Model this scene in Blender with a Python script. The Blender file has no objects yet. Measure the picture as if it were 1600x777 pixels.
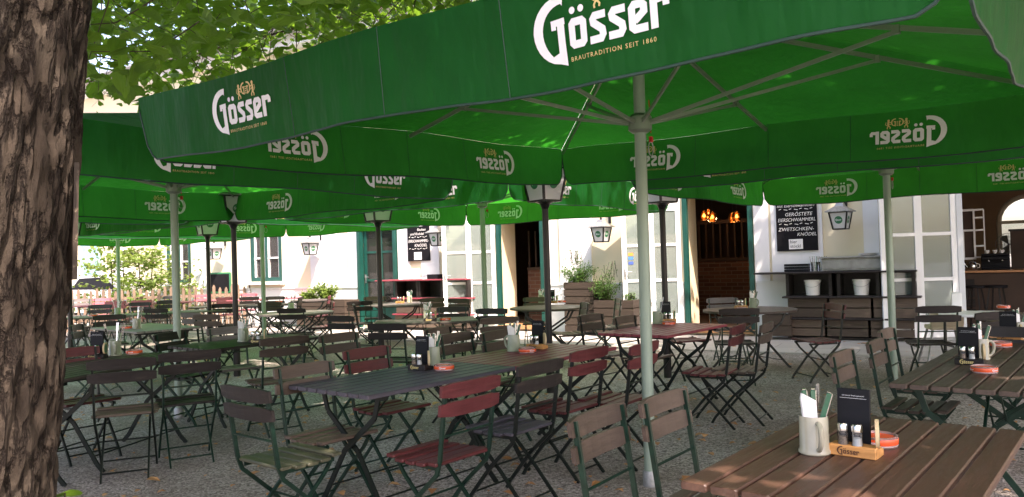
import bpy, math, random
from math import radians as R, sin, cos, pi
from mathutils import Vector, Matrix
random.seed(7)
S = bpy.context.scene
# ------------------------------------------------------------------ camera, sky, sun, exposure
F = 1202.0; EYE = 1.45; PITCH = R(1.0); ROLL = R(1.8)
cd = bpy.data.cameras.new('camera'); camo = bpy.data.objects.new('camera', cd); S.collection.objects.link(camo)
cd.sensor_fit = 'HORIZONTAL'; cd.sensor_width = 36; cd.lens = 36 * F / 1600; cd.clip_end = 600; cd.clip_start = 0.05
camo.matrix_world = Matrix.Translation((0, 0, EYE)) @ Matrix.Rotation(R(90) + PITCH, 4, 'X') @ Matrix.Rotation(-ROLL, 4, 'Z')
cd.dof.use_dof = False
S.camera = camo
SUN_AZ = (0.43, -0.90); SUN_EL = R(54)
w = bpy.data.worlds.new('World'); S.world = w; w.use_nodes = True
nt = w.node_tree; bg = nt.nodes['Background']; sky = nt.nodes.new('ShaderNodeTexSky')
sky.sky_type = 'NISHITA'; sky.sun_disc = False; sky.sun_elevation = SUN_EL
sky.sun_rotation = math.atan2(SUN_AZ[0], SUN_AZ[1]); sky.air_density = 1.0; sky.dust_density = 3.0; sky.ozone_density = 1.0
nt.links.new(sky.outputs[0], bg.inputs[0]); bg.inputs[1].default_value = 0.15
sd = bpy.data.lights.new('sun', 'SUN'); sun = bpy.data.objects.new('sun', sd); S.collection.objects.link(sun)
sd.energy = 3.0; sd.angle = R(0.5); sd.color = (1.0, 0.95, 0.86)
sv = Vector((SUN_AZ[0] * cos(SUN_EL), SUN_AZ[1] * cos(SUN_EL), sin(SUN_EL)))
sun.rotation_euler = sv.to_track_quat('Z', 'Y').to_euler()
S.view_settings.view_transform = 'Standard'; S.view_settings.look = 'None'
S.view_settings.gamma = 1; S.view_settings.exposure = 2.15
S.view_settings.use_white_balance = True; S.view_settings.white_balance_temperature = 7300; S.view_settings.white_balance_tint = 23

# ------------------------------------------------------------------ helpers
def ray(x, y):
    xx = x - 800; yy = 388.5 - y
    a = (xx * cos(ROLL) + yy * sin(ROLL)) / F; b = (-xx * sin(ROLL) + yy * cos(ROLL)) / F
    return Vector((a, cos(PITCH) - b * sin(PITCH), sin(PITCH) + b * cos(PITCH)))
def atz(x, y, z):      # point of height z seen at a photo pixel
    d = ray(x, y); k = (z - EYE) / d.z; return Vector((d.x * k, d.y * k, z))
def aty(x, y, Y):      # point at distance Y seen at a photo pixel
    d = ray(x, y); k = Y / d.y; return Vector((d.x * k, Y, EYE + d.z * k))

class MB:
    def __init__(s): s.v = []; s.f = []
    def add(s, vs, fs, M=None):
        n = len(s.v)
        s.v += [tuple(M @ Vector(p)) if M else tuple(p) for p in vs]
        s.f += [tuple(i + n for i in f) for f in fs]; return s
    def box(s, c, d, M=None):
        x, y, z = d[0] / 2, d[1] / 2, d[2] / 2
        vs = [(c[0] + i * x, c[1] + j * y, c[2] + k * z) for k in (-1, 1) for j in (-1, 1) for i in (-1, 1)]
        return s.add(vs, [(0, 2, 3, 1), (4, 5, 7, 6), (0, 1, 5, 4), (2, 6, 7, 3), (0, 4, 6, 2), (1, 3, 7, 5)], M)
    def cbox(s, c, d, ch=0.004, M=None):   # box with chamfered edges (extruded along x)
        x, y, z = d[0] / 2, d[1] / 2, d[2] / 2; ch = min(ch, y * .9, z * .9, x * .9)
        pr = [(-y + ch, -z), (y - ch, -z), (y, -z + ch), (y, z - ch), (y - ch, z), (-y + ch, z), (-y, z - ch), (-y, -z + ch)]
        vs = []
        for xx, k in ((-x, 1 - ch / max(y, z)), (-x + ch, 1), (x - ch, 1), (x, 1 - ch / max(y, z))):
            vs += [(c[0] + xx, c[1] + p[0] * k, c[2] + p[1] * k) for p in pr]
        fs = [tuple(range(7, -1, -1)), tuple(range(24, 32))]
        for a in range(3):
            for i in range(8):
                j = (i + 1) % 8; fs.append((a * 8 + i, a * 8 + j, a * 8 + 8 + j, a * 8 + 8 + i))
        return s.add(vs, fs, M)
    def bar(s, p, q, wd, th, side=Vector((1, 0, 0)), M=None):
        p = Vector(p); q = Vector(q); d = (q - p).normalized(); side = (side - d * side.dot(d))
        if side.length < 1e-5: side = Vector((0, 1, 0)) - d * d.y
        side.normalize(); o = d.cross(side); a = side * wd / 2; b = o * th / 2
        vs = [p - a - b, p + a - b, p + a + b, p - a + b, q - a - b, q + a - b, q + a + b, q - a + b]
        return s.add(vs, [(3, 2, 1, 0), (4, 5, 6, 7), (0, 1, 5, 4), (1, 2, 6, 5), (2, 3, 7, 6), (3, 0, 4, 7)], M)
    def path(s, pts, wd, th, side=Vector((1, 0, 0)), M=None):
        for a, b in zip(pts[:-1], pts[1:]): s.bar(a, b, wd, th, side, M)
        return s
    def tube(s, pts, r, n=8, M=None, cap=True):
        pts = [Vector(p) for p in pts]; rs = r if isinstance(r, (list, tuple)) else [r] * len(pts)
        vs = []; fs = []; ref = None
        for i, p in enumerate(pts):
            d = (pts[min(i + 1, len(pts) - 1)] - pts[max(i - 1, 0)]).normalized()
            if ref is None: ref = Vector((0, 0, 1)) if abs(d.z) < .9 else Vector((1, 0, 0))
            a = (ref - d * ref.dot(d)).normalized(); ref = a; b = d.cross(a)
            for k in range(n):
                t = 2 * pi * k / n; vs.append(p + a * (rs[i] * cos(t)) + b * (rs[i] * sin(t)))
        for i in range(len(pts) - 1):
            for k in range(n):
                j = (k + 1) % n; fs.append((i * n + k, i * n + j, i * n + n + j, i * n + n + k))
        if cap: fs.append(tuple(range(n - 1, -1, -1))); fs.append(tuple((len(pts) - 1) * n + k for k in range(n)))
        return s.add(vs, fs, M)
    def lathe(s, pr, n=16, c=(0, 0, 0), M=None):
        vs = []; fs = []
        for r, z in pr:
            for k in range(n):
                t = 2 * pi * k / n; vs.append((c[0] + r * cos(t), c[1] + r * sin(t), c[2] + z))
        for i in range(len(pr) - 1):
            for k in range(n):
                j = (k + 1) % n; fs.append((i * n + k, i * n + j, i * n + n + j, i * n + n + k))
        if pr[0][0] > 1e-4: fs.append(tuple(range(n - 1, -1, -1)))
        if pr[-1][0] > 1e-4: fs.append(tuple((len(pr) - 1) * n + k for k in range(n)))
        return s.add(vs, fs, M)
    def prism(s, poly, z0, z1, M=None):
        n = len(poly); vs = [(x, y, z0) for x, y in poly] + [(x, y, z1) for x, y in poly]
        fs = [tuple(range(n - 1, -1, -1)), tuple(range(n, 2 * n))] + [(i, (i + 1) % n, n + (i + 1) % n, n + i) for i in range(n)]
        return s.add(vs, fs, M)
    def mesh(s, name, m=None, smooth=False):
        me = bpy.data.meshes.new(name); me.from_pydata(s.v, [], s.f); me.update()
        if m: me.materials.append(m)
        if smooth:
            me.polygons.foreach_set('use_smooth', [True] * len(me.polygons))
            try: me.set_sharp_from_angle(angle=R(40))
            except Exception: pass
        return me
    def build(s, name, m=None, parent=None, smooth=False, loc=None):
        o = bpy.data.objects.new(name, s.mesh(name, m, smooth)); S.collection.objects.link(o)
        if parent is not None: o.parent = parent
        if loc is not None: o.location = loc
        return o
def empty(name, loc=(0, 0, 0), rz=0.0):
    o = bpy.data.objects.new(name, None); o.empty_display_size = .1; o.location = loc; o.rotation_euler = (0, 0, rz)
    S.collection.objects.link(o); return o
def tag(o, label=None, cat=None, group=None, kind=None):
    if label: o['label'] = label
    if cat: o['category'] = cat
    if group: o['group'] = group
    if kind: o['kind'] = kind
    return o
KIDS = {}
def copy_tree(o, parent=None):
    c = o.copy(); S.collection.objects.link(c)
    if parent is not None: c.parent = parent
    for ch in list(o.children): copy_tree(ch, c)
    return c
class Proto:           # builds once, later uses are copies of the thing and of all its parts
    def __init__(s, fn): s.fn = fn; s.o = None; s.used = False
    def __call__(s, loc, rz, label, cat, group=None, name=None):
        if s.o is None: s.o = s.fn(); o = s.o
        else: o = copy_tree(s.o)
        o.location = loc; o.rotation_euler = (0, 0, rz)
        tag(o, label, cat, group); return o

# ------------------------------------------------------------------ materials
def newmat(name):
    m = bpy.data.materials.new(name); m.use_nodes = True; t = m.node_tree
    return m, t, t.nodes['Principled BSDF'], t.nodes['Material Output']
def N(t, kind, **kw):
    n = t.nodes.new(kind)
    for k, v in kw.items():
        if k in n.inputs: n.inputs[k].default_value = v
        else: setattr(n, k, v)
    return n
def coords(t, scale=(1, 1, 1), kind='Object'):
    tc = N(t, 'ShaderNodeTexCoord'); mp = N(t, 'ShaderNodeMapping'); mp.inputs['Scale'].default_value = scale
    t.links.new(tc.outputs[kind], mp.inputs[0]); return mp.outputs[0]
def mixc(t, fac, a, b, mode='MIX'):
    n = N(t, 'ShaderNodeMix'); n.data_type = 'RGBA'; n.blend_type = mode
    for s_, v in ((0, fac), (6, a), (7, b)):
        if hasattr(v, 'links'): t.links.new(v, n.inputs[s_])
        else: n.inputs[s_].default_value = v if not isinstance(v, tuple) else (*v[:3], 1)
    return n.outputs[2]
def ramp(t, inp, p0, p1, c0=(0, 0, 0, 1), c1=(1, 1, 1, 1)):
    r = N(t, 'ShaderNodeValToRGB'); r.color_ramp.elements[0].position = p0; r.color_ramp.elements[1].position = p1
    r.color_ramp.elements[0].color = c0; r.color_ramp.elements[1].color = c1
    t.links.new(inp, r.inputs[0]); return r.outputs[0]
def bump(t, b, h, strength=.3, dist=.01):
    n = N(t, 'ShaderNodeBump'); n.inputs['Strength'].default_value = strength; n.inputs['Distance'].default_value = dist
    t.links.new(h, n.inputs['Height']); t.links.new(n.outputs[0], b.inputs['Normal']); return n
def noise(t, vec, scale, detail=3, rough=.5):
    n = N(t, 'ShaderNodeTexNoise'); n.inputs['Scale'].default_value = scale; n.inputs['Detail'].default_value = detail
    n.inputs['Roughness'].default_value = rough; t.links.new(vec, n.inputs['Vector']); return n.outputs[0]
def rnd(t):
    return N(t, 'ShaderNodeObjectInfo').outputs['Random']
def plain(name, c, rough=.5, metal=0, nz=.15, sc=8, spec=None):
    m, t, b, o = newmat(name); v = coords(t)
    n = noise(t, v, sc, 4); f = ramp(t, n, .3, .7)
    col = mixc(t, f, tuple(x * (1 - nz) for x in c), tuple(min(1, x * (1 + nz)) for x in c))
    t.links.new(col, b.inputs['Base Color']); b.inputs['Roughness'].default_value = rough; b.inputs['Metallic'].default_value = metal
    if spec is not None: b.inputs['Specular IOR Level'].default_value = spec
    return m
def paintwood(name, c, wear=(.12, .09, .07), rough=.42, amt=.35, var=.35, stretch=(1.5, 14, 14)):
    c = tuple(x * .66 for x in c) if 'picket' not in name and 'beech' not in name and 'faded' not in name else c
    m, t, b, o = newmat(name); v = coords(t, stretch)
    add = N(t, 'ShaderNodeVectorMath'); add.operation = 'ADD'; t.links.new(v, add.inputs[0])
    mul = N(t, 'ShaderNodeMath'); mul.operation = 'MULTIPLY'; mul.inputs[1].default_value = 37; t.links.new(rnd(t), mul.inputs[0]); t.links.new(mul.outputs[0], add.inputs[1])
    v = add.outputs[0]
    n = noise(t, v, 4, 6, .62); g = ramp(t, n, .32, .68)
    base = mixc(t, g, tuple(x * .72 for x in c), tuple(x * 1.22 for x in c))
    vv = mixc(t, rnd(t), tuple([1 - var] * 3), tuple([1 + var] * 3)); base = mixc(t, 1.0, base, vv, 'MULTIPLY')
    n2 = noise(t, v, 1.7, 5, .7); wf = ramp(t, n2, .58, .72); 
    wmul = N(t, 'ShaderNodeMath'); wmul.operation = 'MULTIPLY'; wmul.inputs[1].default_value = amt; t.links.new(wf, wmul.inputs[0])
    col = mixc(t, wmul.outputs[0], base, wear); t.links.new(col, b.inputs['Base Color'])
    rr = ramp(t, n, .2, .8, (rough - .1,) * 3 + (1,), (rough + .2,) * 3 + (1,)); t.links.new(rr, b.inputs['Roughness']); b.inputs['Specular IOR Level'].default_value = .38
    bump(t, b, n, .45, .005); return m
M = {}
M['brown'] = paintwood('brown_paint', (.118, .084, .066)); M['dark'] = paintwood('dark_paint', (.026, .020, .019))
M['red'] = paintwood('wine_red_paint', (.150, .030, .034), var=.2, amt=.2); M['grey'] = paintwood('weathered_grey', (.19, .165, .16))
M['olive'] = paintwood('olive_paint', (.10, .105, .065)); M['slate'] = paintwood('blue_grey_paint', (.088, .081, .104), var=.15)
M['chestnut'] = paintwood('chestnut_paint', (.120, .064, .045), rough=.36, var=.1); M['tan'] = paintwood('tan_wood', (.12, .09, .07), (.34, .27, .19), amt=.9)
M['redtop'] = paintwood('red_table_paint', (.40, .065, .095), var=.1, amt=.2, rough=.36); M['pink'] = paintwood('faded_red_paint', (.42, .12, .15), var=.1)
M['greentop'] = paintwood('mossy_table_paint', (.080, .068, .060)); M['crate'] = paintwood('crate_wood', (.080, .057, .043), (.11, .085, .06), rough=.75, amt=.5)
M['crate2'] = paintwood('crate_wood_light', (.135, .098, .075), (.2, .15, .11), rough=.75, amt=.5); M['lightgrey'] = paintwood('bleached_wood', (.30, .265, .245), (.2, .17, .15)); M['picket'] = paintwood('picket_wood', (.20, .140, .100), (.15, .115, .085), rough=.8, var=.2, stretch=(8, 8, 1.2))
M['steel'] = plain('dark_green_steel', (.006, .030, .020), .35, .3, .3, 20)
M['bsteel'] = plain('black_green_steel', (.008, .013, .011), .38, .3, .3, 20)
M['black'] = plain('black_iron', (.012, .012, .013), .32, .2, .2)
M['pole'] = plain('sage_aluminium', (.26, .34, .28), .42, .25, .06, 5)
M['alu'] = plain('rib_aluminium', (.24, .29, .24), .38, .5, .06)
M['galv'] = plain('galvanised_steel', (.30, .31, .31), .5, .6, .2, 30)
M['whitep'] = plain('white_lacquer', (.80, .82, .83), .35, 0, .03, 4)
M['cupwhite'] = plain('white_ceramic', (.8, .8, .78), .2, 0, .02)
M['greenp'] = plain('teal_green_lacquer', (.004, .060, .048), .4, 0, .15, 5)
M['stone'] = plain('stoneware_glaze', (.36, .345, .265), .18, 0, .06, 18)
M['mossstone'] = plain('grey_green_stoneware', (.30, .33, .24), .25, 0, .1, 18)
M['menu'] = plain('black_card', (.008, .009, .012), .6, 0, .1, 8, .2)
M['paper'] = plain('paper_white', (.75, .76, .76), .8, 0, .04)
M['cut'] = plain('cutlery_steel', (.6, .6, .58), .2, 1, .05); M['handle'] = plain('green_handle', (.03, .12, .07), .3)
M['holder'] = paintwood('orange_beech', (.56, .27, .09), (.4, .18, .06), var=.05, amt=.2); M['beermat'] = plain('cardboard_coaster', (.62, .48, .28), .8)
M['pepper'] = plain('pepper_fill', (.32, .22, .15), .6, sc=200, nz=.4); M['salt'] = plain('salt_fill', (.8, .8, .8), .6)
M['redplastic'] = plain('red_glass_band', (.80, .10, .03), .25, 0, .05)
M['logowhite'] = plain('print_white', (.72, .74, .76), .6, 0, .02); M['loggold'] = plain('print_gold', (.62, .50, .20), .6, 0, .05)
M['navy'] = plain('print_outline', (.01, .04, .03), .7)
M['chalk'] = plain('chalk_line', (.78, .78, .75), .9, 0, .2, 60); M['slateboard'] = plain('chalkboard_black', (.008, .008, .010), .7, 0, .3, 3, .15)
M['engrave'] = plain('burnt_lettering', (.09, .035, .015), .7)
M['tile'] = None
M['gsignal'] = plain('badge_green', (.02, .16, .07), .4); M['beige'] = plain('beige_plastic', (.62, .55, .42), .5, 0, .03)
M['redhook'] = plain('red_plastic', (.5, .02, .02), .4)
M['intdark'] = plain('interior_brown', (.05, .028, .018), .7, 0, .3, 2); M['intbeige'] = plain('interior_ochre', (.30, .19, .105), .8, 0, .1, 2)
M['intfloor'] = plain('interior_floor', (.18, .12, .08), .5, 0, .2, 3)
M['carp'] = plain('car_white', (.7, .72, .75), .25); M['tyre'] = plain('tyre_rubber', (.02, .02, .02), .8)
M['orangewood'] = plain('counter_wood', (.45, .22, .10), .4)
M['soil'] = plain('planter_soil', (.05, .035, .025), .95)

def glass_mat(name, tint=(.75, .85, .82), rough=.03, alpha=.5, base=(.35, .42, .40)):
    m, t, b, o = newmat(name)
    tr = N(t, 'ShaderNodeBsdfTransparent'); tr.inputs[0].default_value = (*tint, 1)
    gl = N(t, 'ShaderNodeBsdfGlossy'); gl.inputs['Roughness'].default_value = rough
    df = N(t, 'ShaderNodeBsdfDiffuse'); df.inputs[0].default_value = (*base, 1)
    fr = N(t, 'ShaderNodeFresnel'); fr.inputs[0].default_value = 1.6
    m1 = N(t, 'ShaderNodeMixShader'); m1.inputs[0].default_value = alpha; t.links.new(tr.outputs[0], m1.inputs[1]); t.links.new(df.outputs[0], m1.inputs[2])
    m2 = N(t, 'ShaderNodeMixShader'); t.links.new(fr.outputs[0], m2.inputs[0]); t.links.new(m1.outputs[0], m2.inputs[1]); t.links.new(gl.outputs[0], m2.inputs[2])
    t.links.new(m2.outputs[0], o.inputs[0]); return m
M['glass'] = glass_mat('door_glass', alpha=.42); M['darkglass'] = glass_mat('window_glass', (.5, .55, .52), .02, .12, (.2, .22, .2))
M['clear'] = glass_mat('clear_glass', (.9, .93, .92), .02, .08, (.5, .5, .5))
m, t, b, o = newmat('milk_glass'); b.inputs['Base Color'].default_value = (.82, .84, .85, 1); b.inputs['Roughness'].default_value = .3
tl = N(t, 'ShaderNodeBsdfTranslucent'); tl.inputs[0].default_value = (.8, .82, .85, 1); mx = N(t, 'ShaderNodeMixShader'); mx.inputs[0].default_value = .45
t.links.new(b.outputs[0], mx.inputs[1]); t.links.new(tl.outputs[0], mx.inputs[2]); t.links.new(mx.outputs[0], o.inputs[0]); M['milk'] = m
# parasol cloth: lets sunlight through
def cloth(name, c, tc, f):
    m, t, b, o = newmat(name); v = coords(t)
    n = noise(t, v, 1.6, 4, .6); g = ramp(t, n, .3, .7)
    col = mixc(t, g, tuple(x * .78 for x in c), tuple(x * 1.15 for x in c)); stn = noise(t, coords(t, (5, 5, .9)), 1.3, 6, .7); stf = ramp(t, stn, .55, .75); stm = N(t, 'ShaderNodeMath'); stm.operation = 'MULTIPLY'; stm.inputs[1].default_value = .35; t.links.new(stf, stm.inputs[0]); col = mixc(t, stm.outputs[0], col, (.02, .075, .035)); t.links.new(col, b.inputs['Base Color'])
    b.inputs['Roughness'].default_value = .6; b.inputs['Specular IOR Level'].default_value = .16
    wv = noise(t, coords(t, (3, 3, 1)), 2.2, 3, .5); bump(t, b, wv, 1.0, .04)
    tl = N(t, 'ShaderNodeBsdfTranslucent'); tcol = mixc(t, g, tuple(x * .85 for x in tc), tuple(x * 1.1 for x in tc)); t.links.new(tcol, tl.inputs[0])
    mx = N(t, 'ShaderNodeMixShader'); mx.inputs[0].default_value = f
    t.links.new(b.outputs[0], mx.inputs[1]); t.links.new(tl.outputs[0], mx.inputs[2]); t.links.new(mx.outputs[0], o.inputs[0]); return m
M['cloth'] = cloth('green_parasol_cloth', (.002, .080, .020), (.024, .345, .026), .42)
# leaves
def leafmat(name, c0, c1, tc, tf=.45, sc=6):
    m, t, b, o = newmat(name); v = coords(t); n = noise(t, v, sc, 2, .7); g = ramp(t, n, .35, .65)
    col = mixc(t, g, c0, c1); t.links.new(col, b.inputs['Base Color']); b.inputs['Roughness'].default_value = .45
    tl = N(t, 'ShaderNodeBsdfTranslucent'); tl.inputs[0].default_value = (*tc, 1); mx = N(t, 'ShaderNodeMixShader'); mx.inputs[0].default_value = tf
    t.links.new(b.outputs[0], mx.inputs[1]); t.links.new(tl.outputs[0], mx.inputs[2]); t.links.new(mx.outputs[0], o.inputs[0]); return m
M['leaf'] = leafmat('linden_leaf', (.030, .075, .012), (.075, .15, .02), (.22, .42, .035), .5, 14)
M['shrubleaf'] = leafmat('shrub_leaf', (.09, .16, .03), (.16, .24, .05), (.30, .42, .08), .4)
M['bushleaf'] = leafmat('bush_leaf', (.035, .10, .025), (.09, .18, .05), (.15, .30, .05), .35, 20)
M['dryleaf'] = leafmat('dry_leaf', (.42, .17, .06), (.62, .36, .17), (.4, .2, .05), .2, 3)
M['twig'] = plain('twig_bark', (.06, .045, .03), .9)
# bark
m, t, b, o = newmat('linden_bark'); v = coords(t, (1, 1, .26))
dnc = N(t, 'ShaderNodeTexNoise'); dnc.inputs['Scale'].default_value = 5; dnc.inputs['Detail'].default_value = 3; t.links.new(v, dnc.inputs['Vector'])
ad = mixc(t, .10, v, dnc.outputs['Color']); n1 = noise(t, ad, 18, 6, .6)
sb = N(t, 'ShaderNodeMath'); sb.operation = 'SUBTRACT'; t.links.new(n1, sb.inputs[0]); sb.inputs[1].default_value = .5
ab = N(t, 'ShaderNodeMath'); ab.operation = 'ABSOLUTE'; t.links.new(sb.outputs[0], ab.inputs[0]); crack = ramp(t, ab.outputs[0], .0, .055)
n2 = noise(t, coords(t, (1, 1, .45)), 26, 7, .72); n3 = noise(t, coords(t), 3.2, 4, .6)
c1 = mixc(t, n2, (.018, .014, .011), (.080, .062, .047)); c1 = mixc(t, ramp(t, n3, .55, .75), c1, mixc(t, .4, c1, (.13, .11, .085)))
col = mixc(t, crack, (.018, .012, .009), c1); t.links.new(col, b.inputs['Base Color']); b.inputs['Roughness'].default_value = .95; b.inputs['Specular IOR Level'].default_value = .2
hm = N(t, 'ShaderNodeMath'); hm.operation = 'MULTIPLY_ADD'; t.links.new(n2, hm.inputs[0]); hm.inputs[1].default_value = .9; t.links.new(crack, hm.inputs[2])
bump(t, b, hm.outputs[0], 1.0, .02); M['bark'] = m
# gravel
m, t, b, o = newmat('grey_gravel'); v = coords(t)
vo = N(t, 'ShaderNodeTexVoronoi'); vo.inputs['Scale'].default_value = 75; t.links.new(v, vo.inputs['Vector'])
sep = N(t, 'ShaderNodeSeparateColor'); t.links.new(vo.outputs['Color'], sep.inputs[0])
st = mixc(t, sep.outputs[0], (.11, .10, .092), (.66, .60, .555)); big = noise(t, v, .55, 5, .6); bgf = ramp(t, big, .42, .60)
st2 = mixc(t, bgf, st, mixc(t, .6, st, (.16, .125, .095)));
v2 = N(t, 'ShaderNodeTexVoronoi'); v2.inputs['Scale'].default_value = 26; t.links.new(v, v2.inputs['Vector']); sp2 = N(t, 'ShaderNodeSeparateColor'); t.links.new(v2.outputs['Color'], sp2.inputs[0]); a1 = ramp(t, v2.outputs['Distance'], .22, .30, (1, 1, 1, 1), (0, 0, 0, 1)); a2 = ramp(t, sp2.outputs[1], .80, .84); am = N(t, 'ShaderNodeMath'); am.operation = 'MULTIPLY'; t.links.new(a1, am.inputs[0]); t.links.new(a2, am.inputs[1]); st2 = mixc(t, am.outputs[0], st2, mixc(t, sp2.outputs[0], (.16, .14, .12), (.62, .58, .52)))
mossn = noise(t, v, .35, 4, .65); mf = ramp(t, mossn, .56, .68); mm = N(t, 'ShaderNodeMath'); mm.operation = 'MULTIPLY'; mm.inputs[1].default_value = .4; t.links.new(mf, mm.inputs[0])
st3 = mixc(t, mm.outputs[0], st2, (.19, .17, .09)); t.links.new(st3, b.inputs['Base Color']); b.inputs['Roughness'].default_value = .92
nb = noise(t, v, 60, 4, .7); ha = N(t, 'ShaderNodeMath'); ha.operation = 'SUBTRACT'; t.links.new(nb, ha.inputs[0]); t.links.new(vo.outputs['Distance'], ha.inputs[1])
bump(t, b, ha.outputs[0], .9, .02); M['gravel'] = m
# paving slabs
m, t, b, o = newmat('paving_slabs'); v = coords(t)
br = N(t, 'ShaderNodeTexBrick'); br.offset = .5; br.inputs['Scale'].default_value = 1; br.inputs['Brick Width'].default_value = .8; br.inputs['Row Height'].default_value = .55
br.inputs['Mortar Size'].default_value = .008; br.inputs['Color1'].default_value = (.36, .34, .31, 1); br.inputs['Color2'].default_value = (.43, .41, .375, 1); br.inputs['Mortar'].default_value = (.16, .15, .13, 1)
t.links.new(v, br.inputs[0]); nn = noise(t, v, 3, 6, .6); col = mixc(t, .35, br.outputs[0], mixc(t, nn, (.22, .20, .17), (.55, .53, .5)))
t.links.new(col, b.inputs['Base Color']); b.inputs['Roughness'].default_value = .85; bump(t, b, nn, .2, .01); M['paving'] = m
# plaster
def plaster(name, c):
    m, t, b, o = newmat(name); v = coords(t); n = noise(t, v, 1.1, 6, .6); g = ramp(t, n, .3, .7)
    col = mixc(t, g, tuple(x * .93 for x in c), tuple(min(.85, x * 1.04) for x in c)); 
    st = noise(t, coords(t, (3, 3, .4)), 2.5, 4, .6); sf = ramp(t, st, .62, .8); mm = N(t, 'ShaderNodeMath'); mm.operation = 'MULTIPLY'; mm.inputs[1].default_value = .22; t.links.new(sf, mm.inputs[0])
    col = mixc(t, mm.outputs[0], col, (.45, .42, .35)); t.links.new(col, b.inputs['Base Color']); b.inputs['Roughness'].default_value = .9
    bump(t, b, noise(t, v, 60, 3), .15, .003); return m
M['cream'] = plaster('cream_plaster', (.72, .66, .49)); M['whitewall'] = plaster('white_plaster', (.74, .76, .78)); M['plinth'] = plaster('pale_plinth', (.66, .68, .68))
M['reveal'] = plaster('ochre_reveal', (.68, .58, .40))
m, t, b, o = newmat('red_brick'); br = N(t, 'ShaderNodeTexBrick'); br.inputs['Scale'].default_value = 1; br.inputs['Brick Width'].default_value = .25; br.inputs['Row Height'].default_value = .085
br.inputs['Mortar Size'].default_value = .009; br.inputs['Color1'].default_value = (.075, .030, .020, 1); br.inputs['Color2'].default_value = (.13, .060, .040, 1); br.inputs['Mortar'].default_value = (.13, .10, .08, 1)
tc = N(t, 'ShaderNodeTexCoord'); sx = N(t, 'ShaderNodeSeparateXYZ'); t.links.new(tc.outputs['Object'], sx.inputs[0]); cx = N(t, 'ShaderNodeCombineXYZ')
sm = N(t, 'ShaderNodeMath'); sm.operation = 'ADD'; t.links.new(sx.outputs[0], sm.inputs[0]); t.links.new(sx.outputs[1], sm.inputs[1]); t.links.new(sm.outputs[0], cx.inputs[0]); t.links.new(sx.outputs[2], cx.inputs[1])
t.links.new(cx.outputs[0], br.inputs[0]); t.links.new(br.outputs[0], b.inputs['Base Color']); b.inputs['Roughness'].default_value = .9; M['brick'] = m
m, t, b, o = newmat('roof_tiles'); v = coords(t); wv = N(t, 'ShaderNodeTexWave'); wv.inputs['Scale'].default_value = 4; wv.bands_direction = 'X'; t.links.new(v, wv.inputs[0])
t.links.new(mixc(t, wv.outputs[0], (.10, .04, .025), (.20, .085, .05)), b.inputs['Base Color']); b.inputs['Roughness'].default_value = .9; M['tile'] = m
m, t, b, o = newmat('lit_bulb'); b.inputs['Emission Color'].default_value = (1, .55, .2, 1); b.inputs['Emission Strength'].default_value = 3.5; M['bulb'] = m
m, t, b, o = newmat('amber_glass'); b.inputs['Base Color'].default_value = (.9, .5, .2, 1); b.inputs['Transmission Weight'].default_value = .9; b.inputs['Roughness'].default_value = .1; M['amber'] = m
m, t, b, o = newmat('sheer_curtain'); b.inputs['Base Color'].default_value = (.7, .68, .62, 1); b.inputs['Roughness'].default_value = .9; M['curtain'] = m

# ------------------------------------------------------------------ lettering
def text_mesh(body, size, align='LEFT', spacing=1.0):
    c = bpy.data.curves.new('lettering', 'FONT'); c.body = body; c.size = size; c.align_x = align; c.space_character = spacing; c.resolution_u = 2
    o = bpy.data.objects.new('lettering', c); S.collection.objects.link(o); bpy.context.view_layer.update()
    dg = bpy.context.evaluated_depsgraph_get(); me = bpy.data.meshes.new_from_object(o.evaluated_get(dg))
    vs = [tuple(v.co) for v in me.vertices]; fs = [tuple(p.vertices) for p in me.polygons]
    bpy.data.objects.remove(o); bpy.data.meshes.remove(me); return vs, fs
def stroke(mb, pts, wd, step=.3):
    P = []
    for a, b_ in zip(pts[:-1], pts[1:]):
        n = max(1, int(math.dist(a, b_) / step)); P += [(a[0] + (b_[0] - a[0]) * i / n, a[1] + (b_[1] - a[1]) * i / n) for i in range(n)]
    P.append(pts[-1]); L = []; Rr = []; n = len(P); closed = math.dist(pts[0], pts[-1]) < 1e-6
    for i in range(n):
        d0 = None
        pa = P[i - 1] if i > 0 else (P[-2] if closed else None); pb = P[i + 1] if i < n - 1 else (P[1] if closed else None)
        da = Vector((P[i][0] - pa[0], P[i][1] - pa[1])).normalized() if pa else None
        db = Vector((pb[0] - P[i][0], pb[1] - P[i][1])).normalized() if pb else None
        if da is None: da = db
        if db is None: db = da
        na = Vector((-da.y, da.x)); nb_ = Vector((-db.y, db.x)); mt = (na + nb_).normalized(); k = 1 / max(.5, mt.dot(na)); mt = mt * k * wd / 2
        L.append((P[i][0] + mt.x, P[i][1] + mt.y, 0)); Rr.append((P[i][0] - mt.x, P[i][1] - mt.y, 0))
    mb.add(L + Rr, [(i, n + i, n + i + 1, i + 1) for i in range(n - 1)])
def disc2(mb, c, r, n=12, ry=None):
    ry = ry or r; mb.add([(c[0] + r * cos(2 * pi * k / n), c[1] + ry * sin(2 * pi * k / n), 0) for k in range(n)], [tuple(range(n))])
def strip(mb, A, B):
    n = len(A); mb.add([(*p, 0) for p in A] + [(*p, 0) for p in B], [(i, n + i, n + i + 1, i + 1) for i in range(n - 1)])
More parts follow.
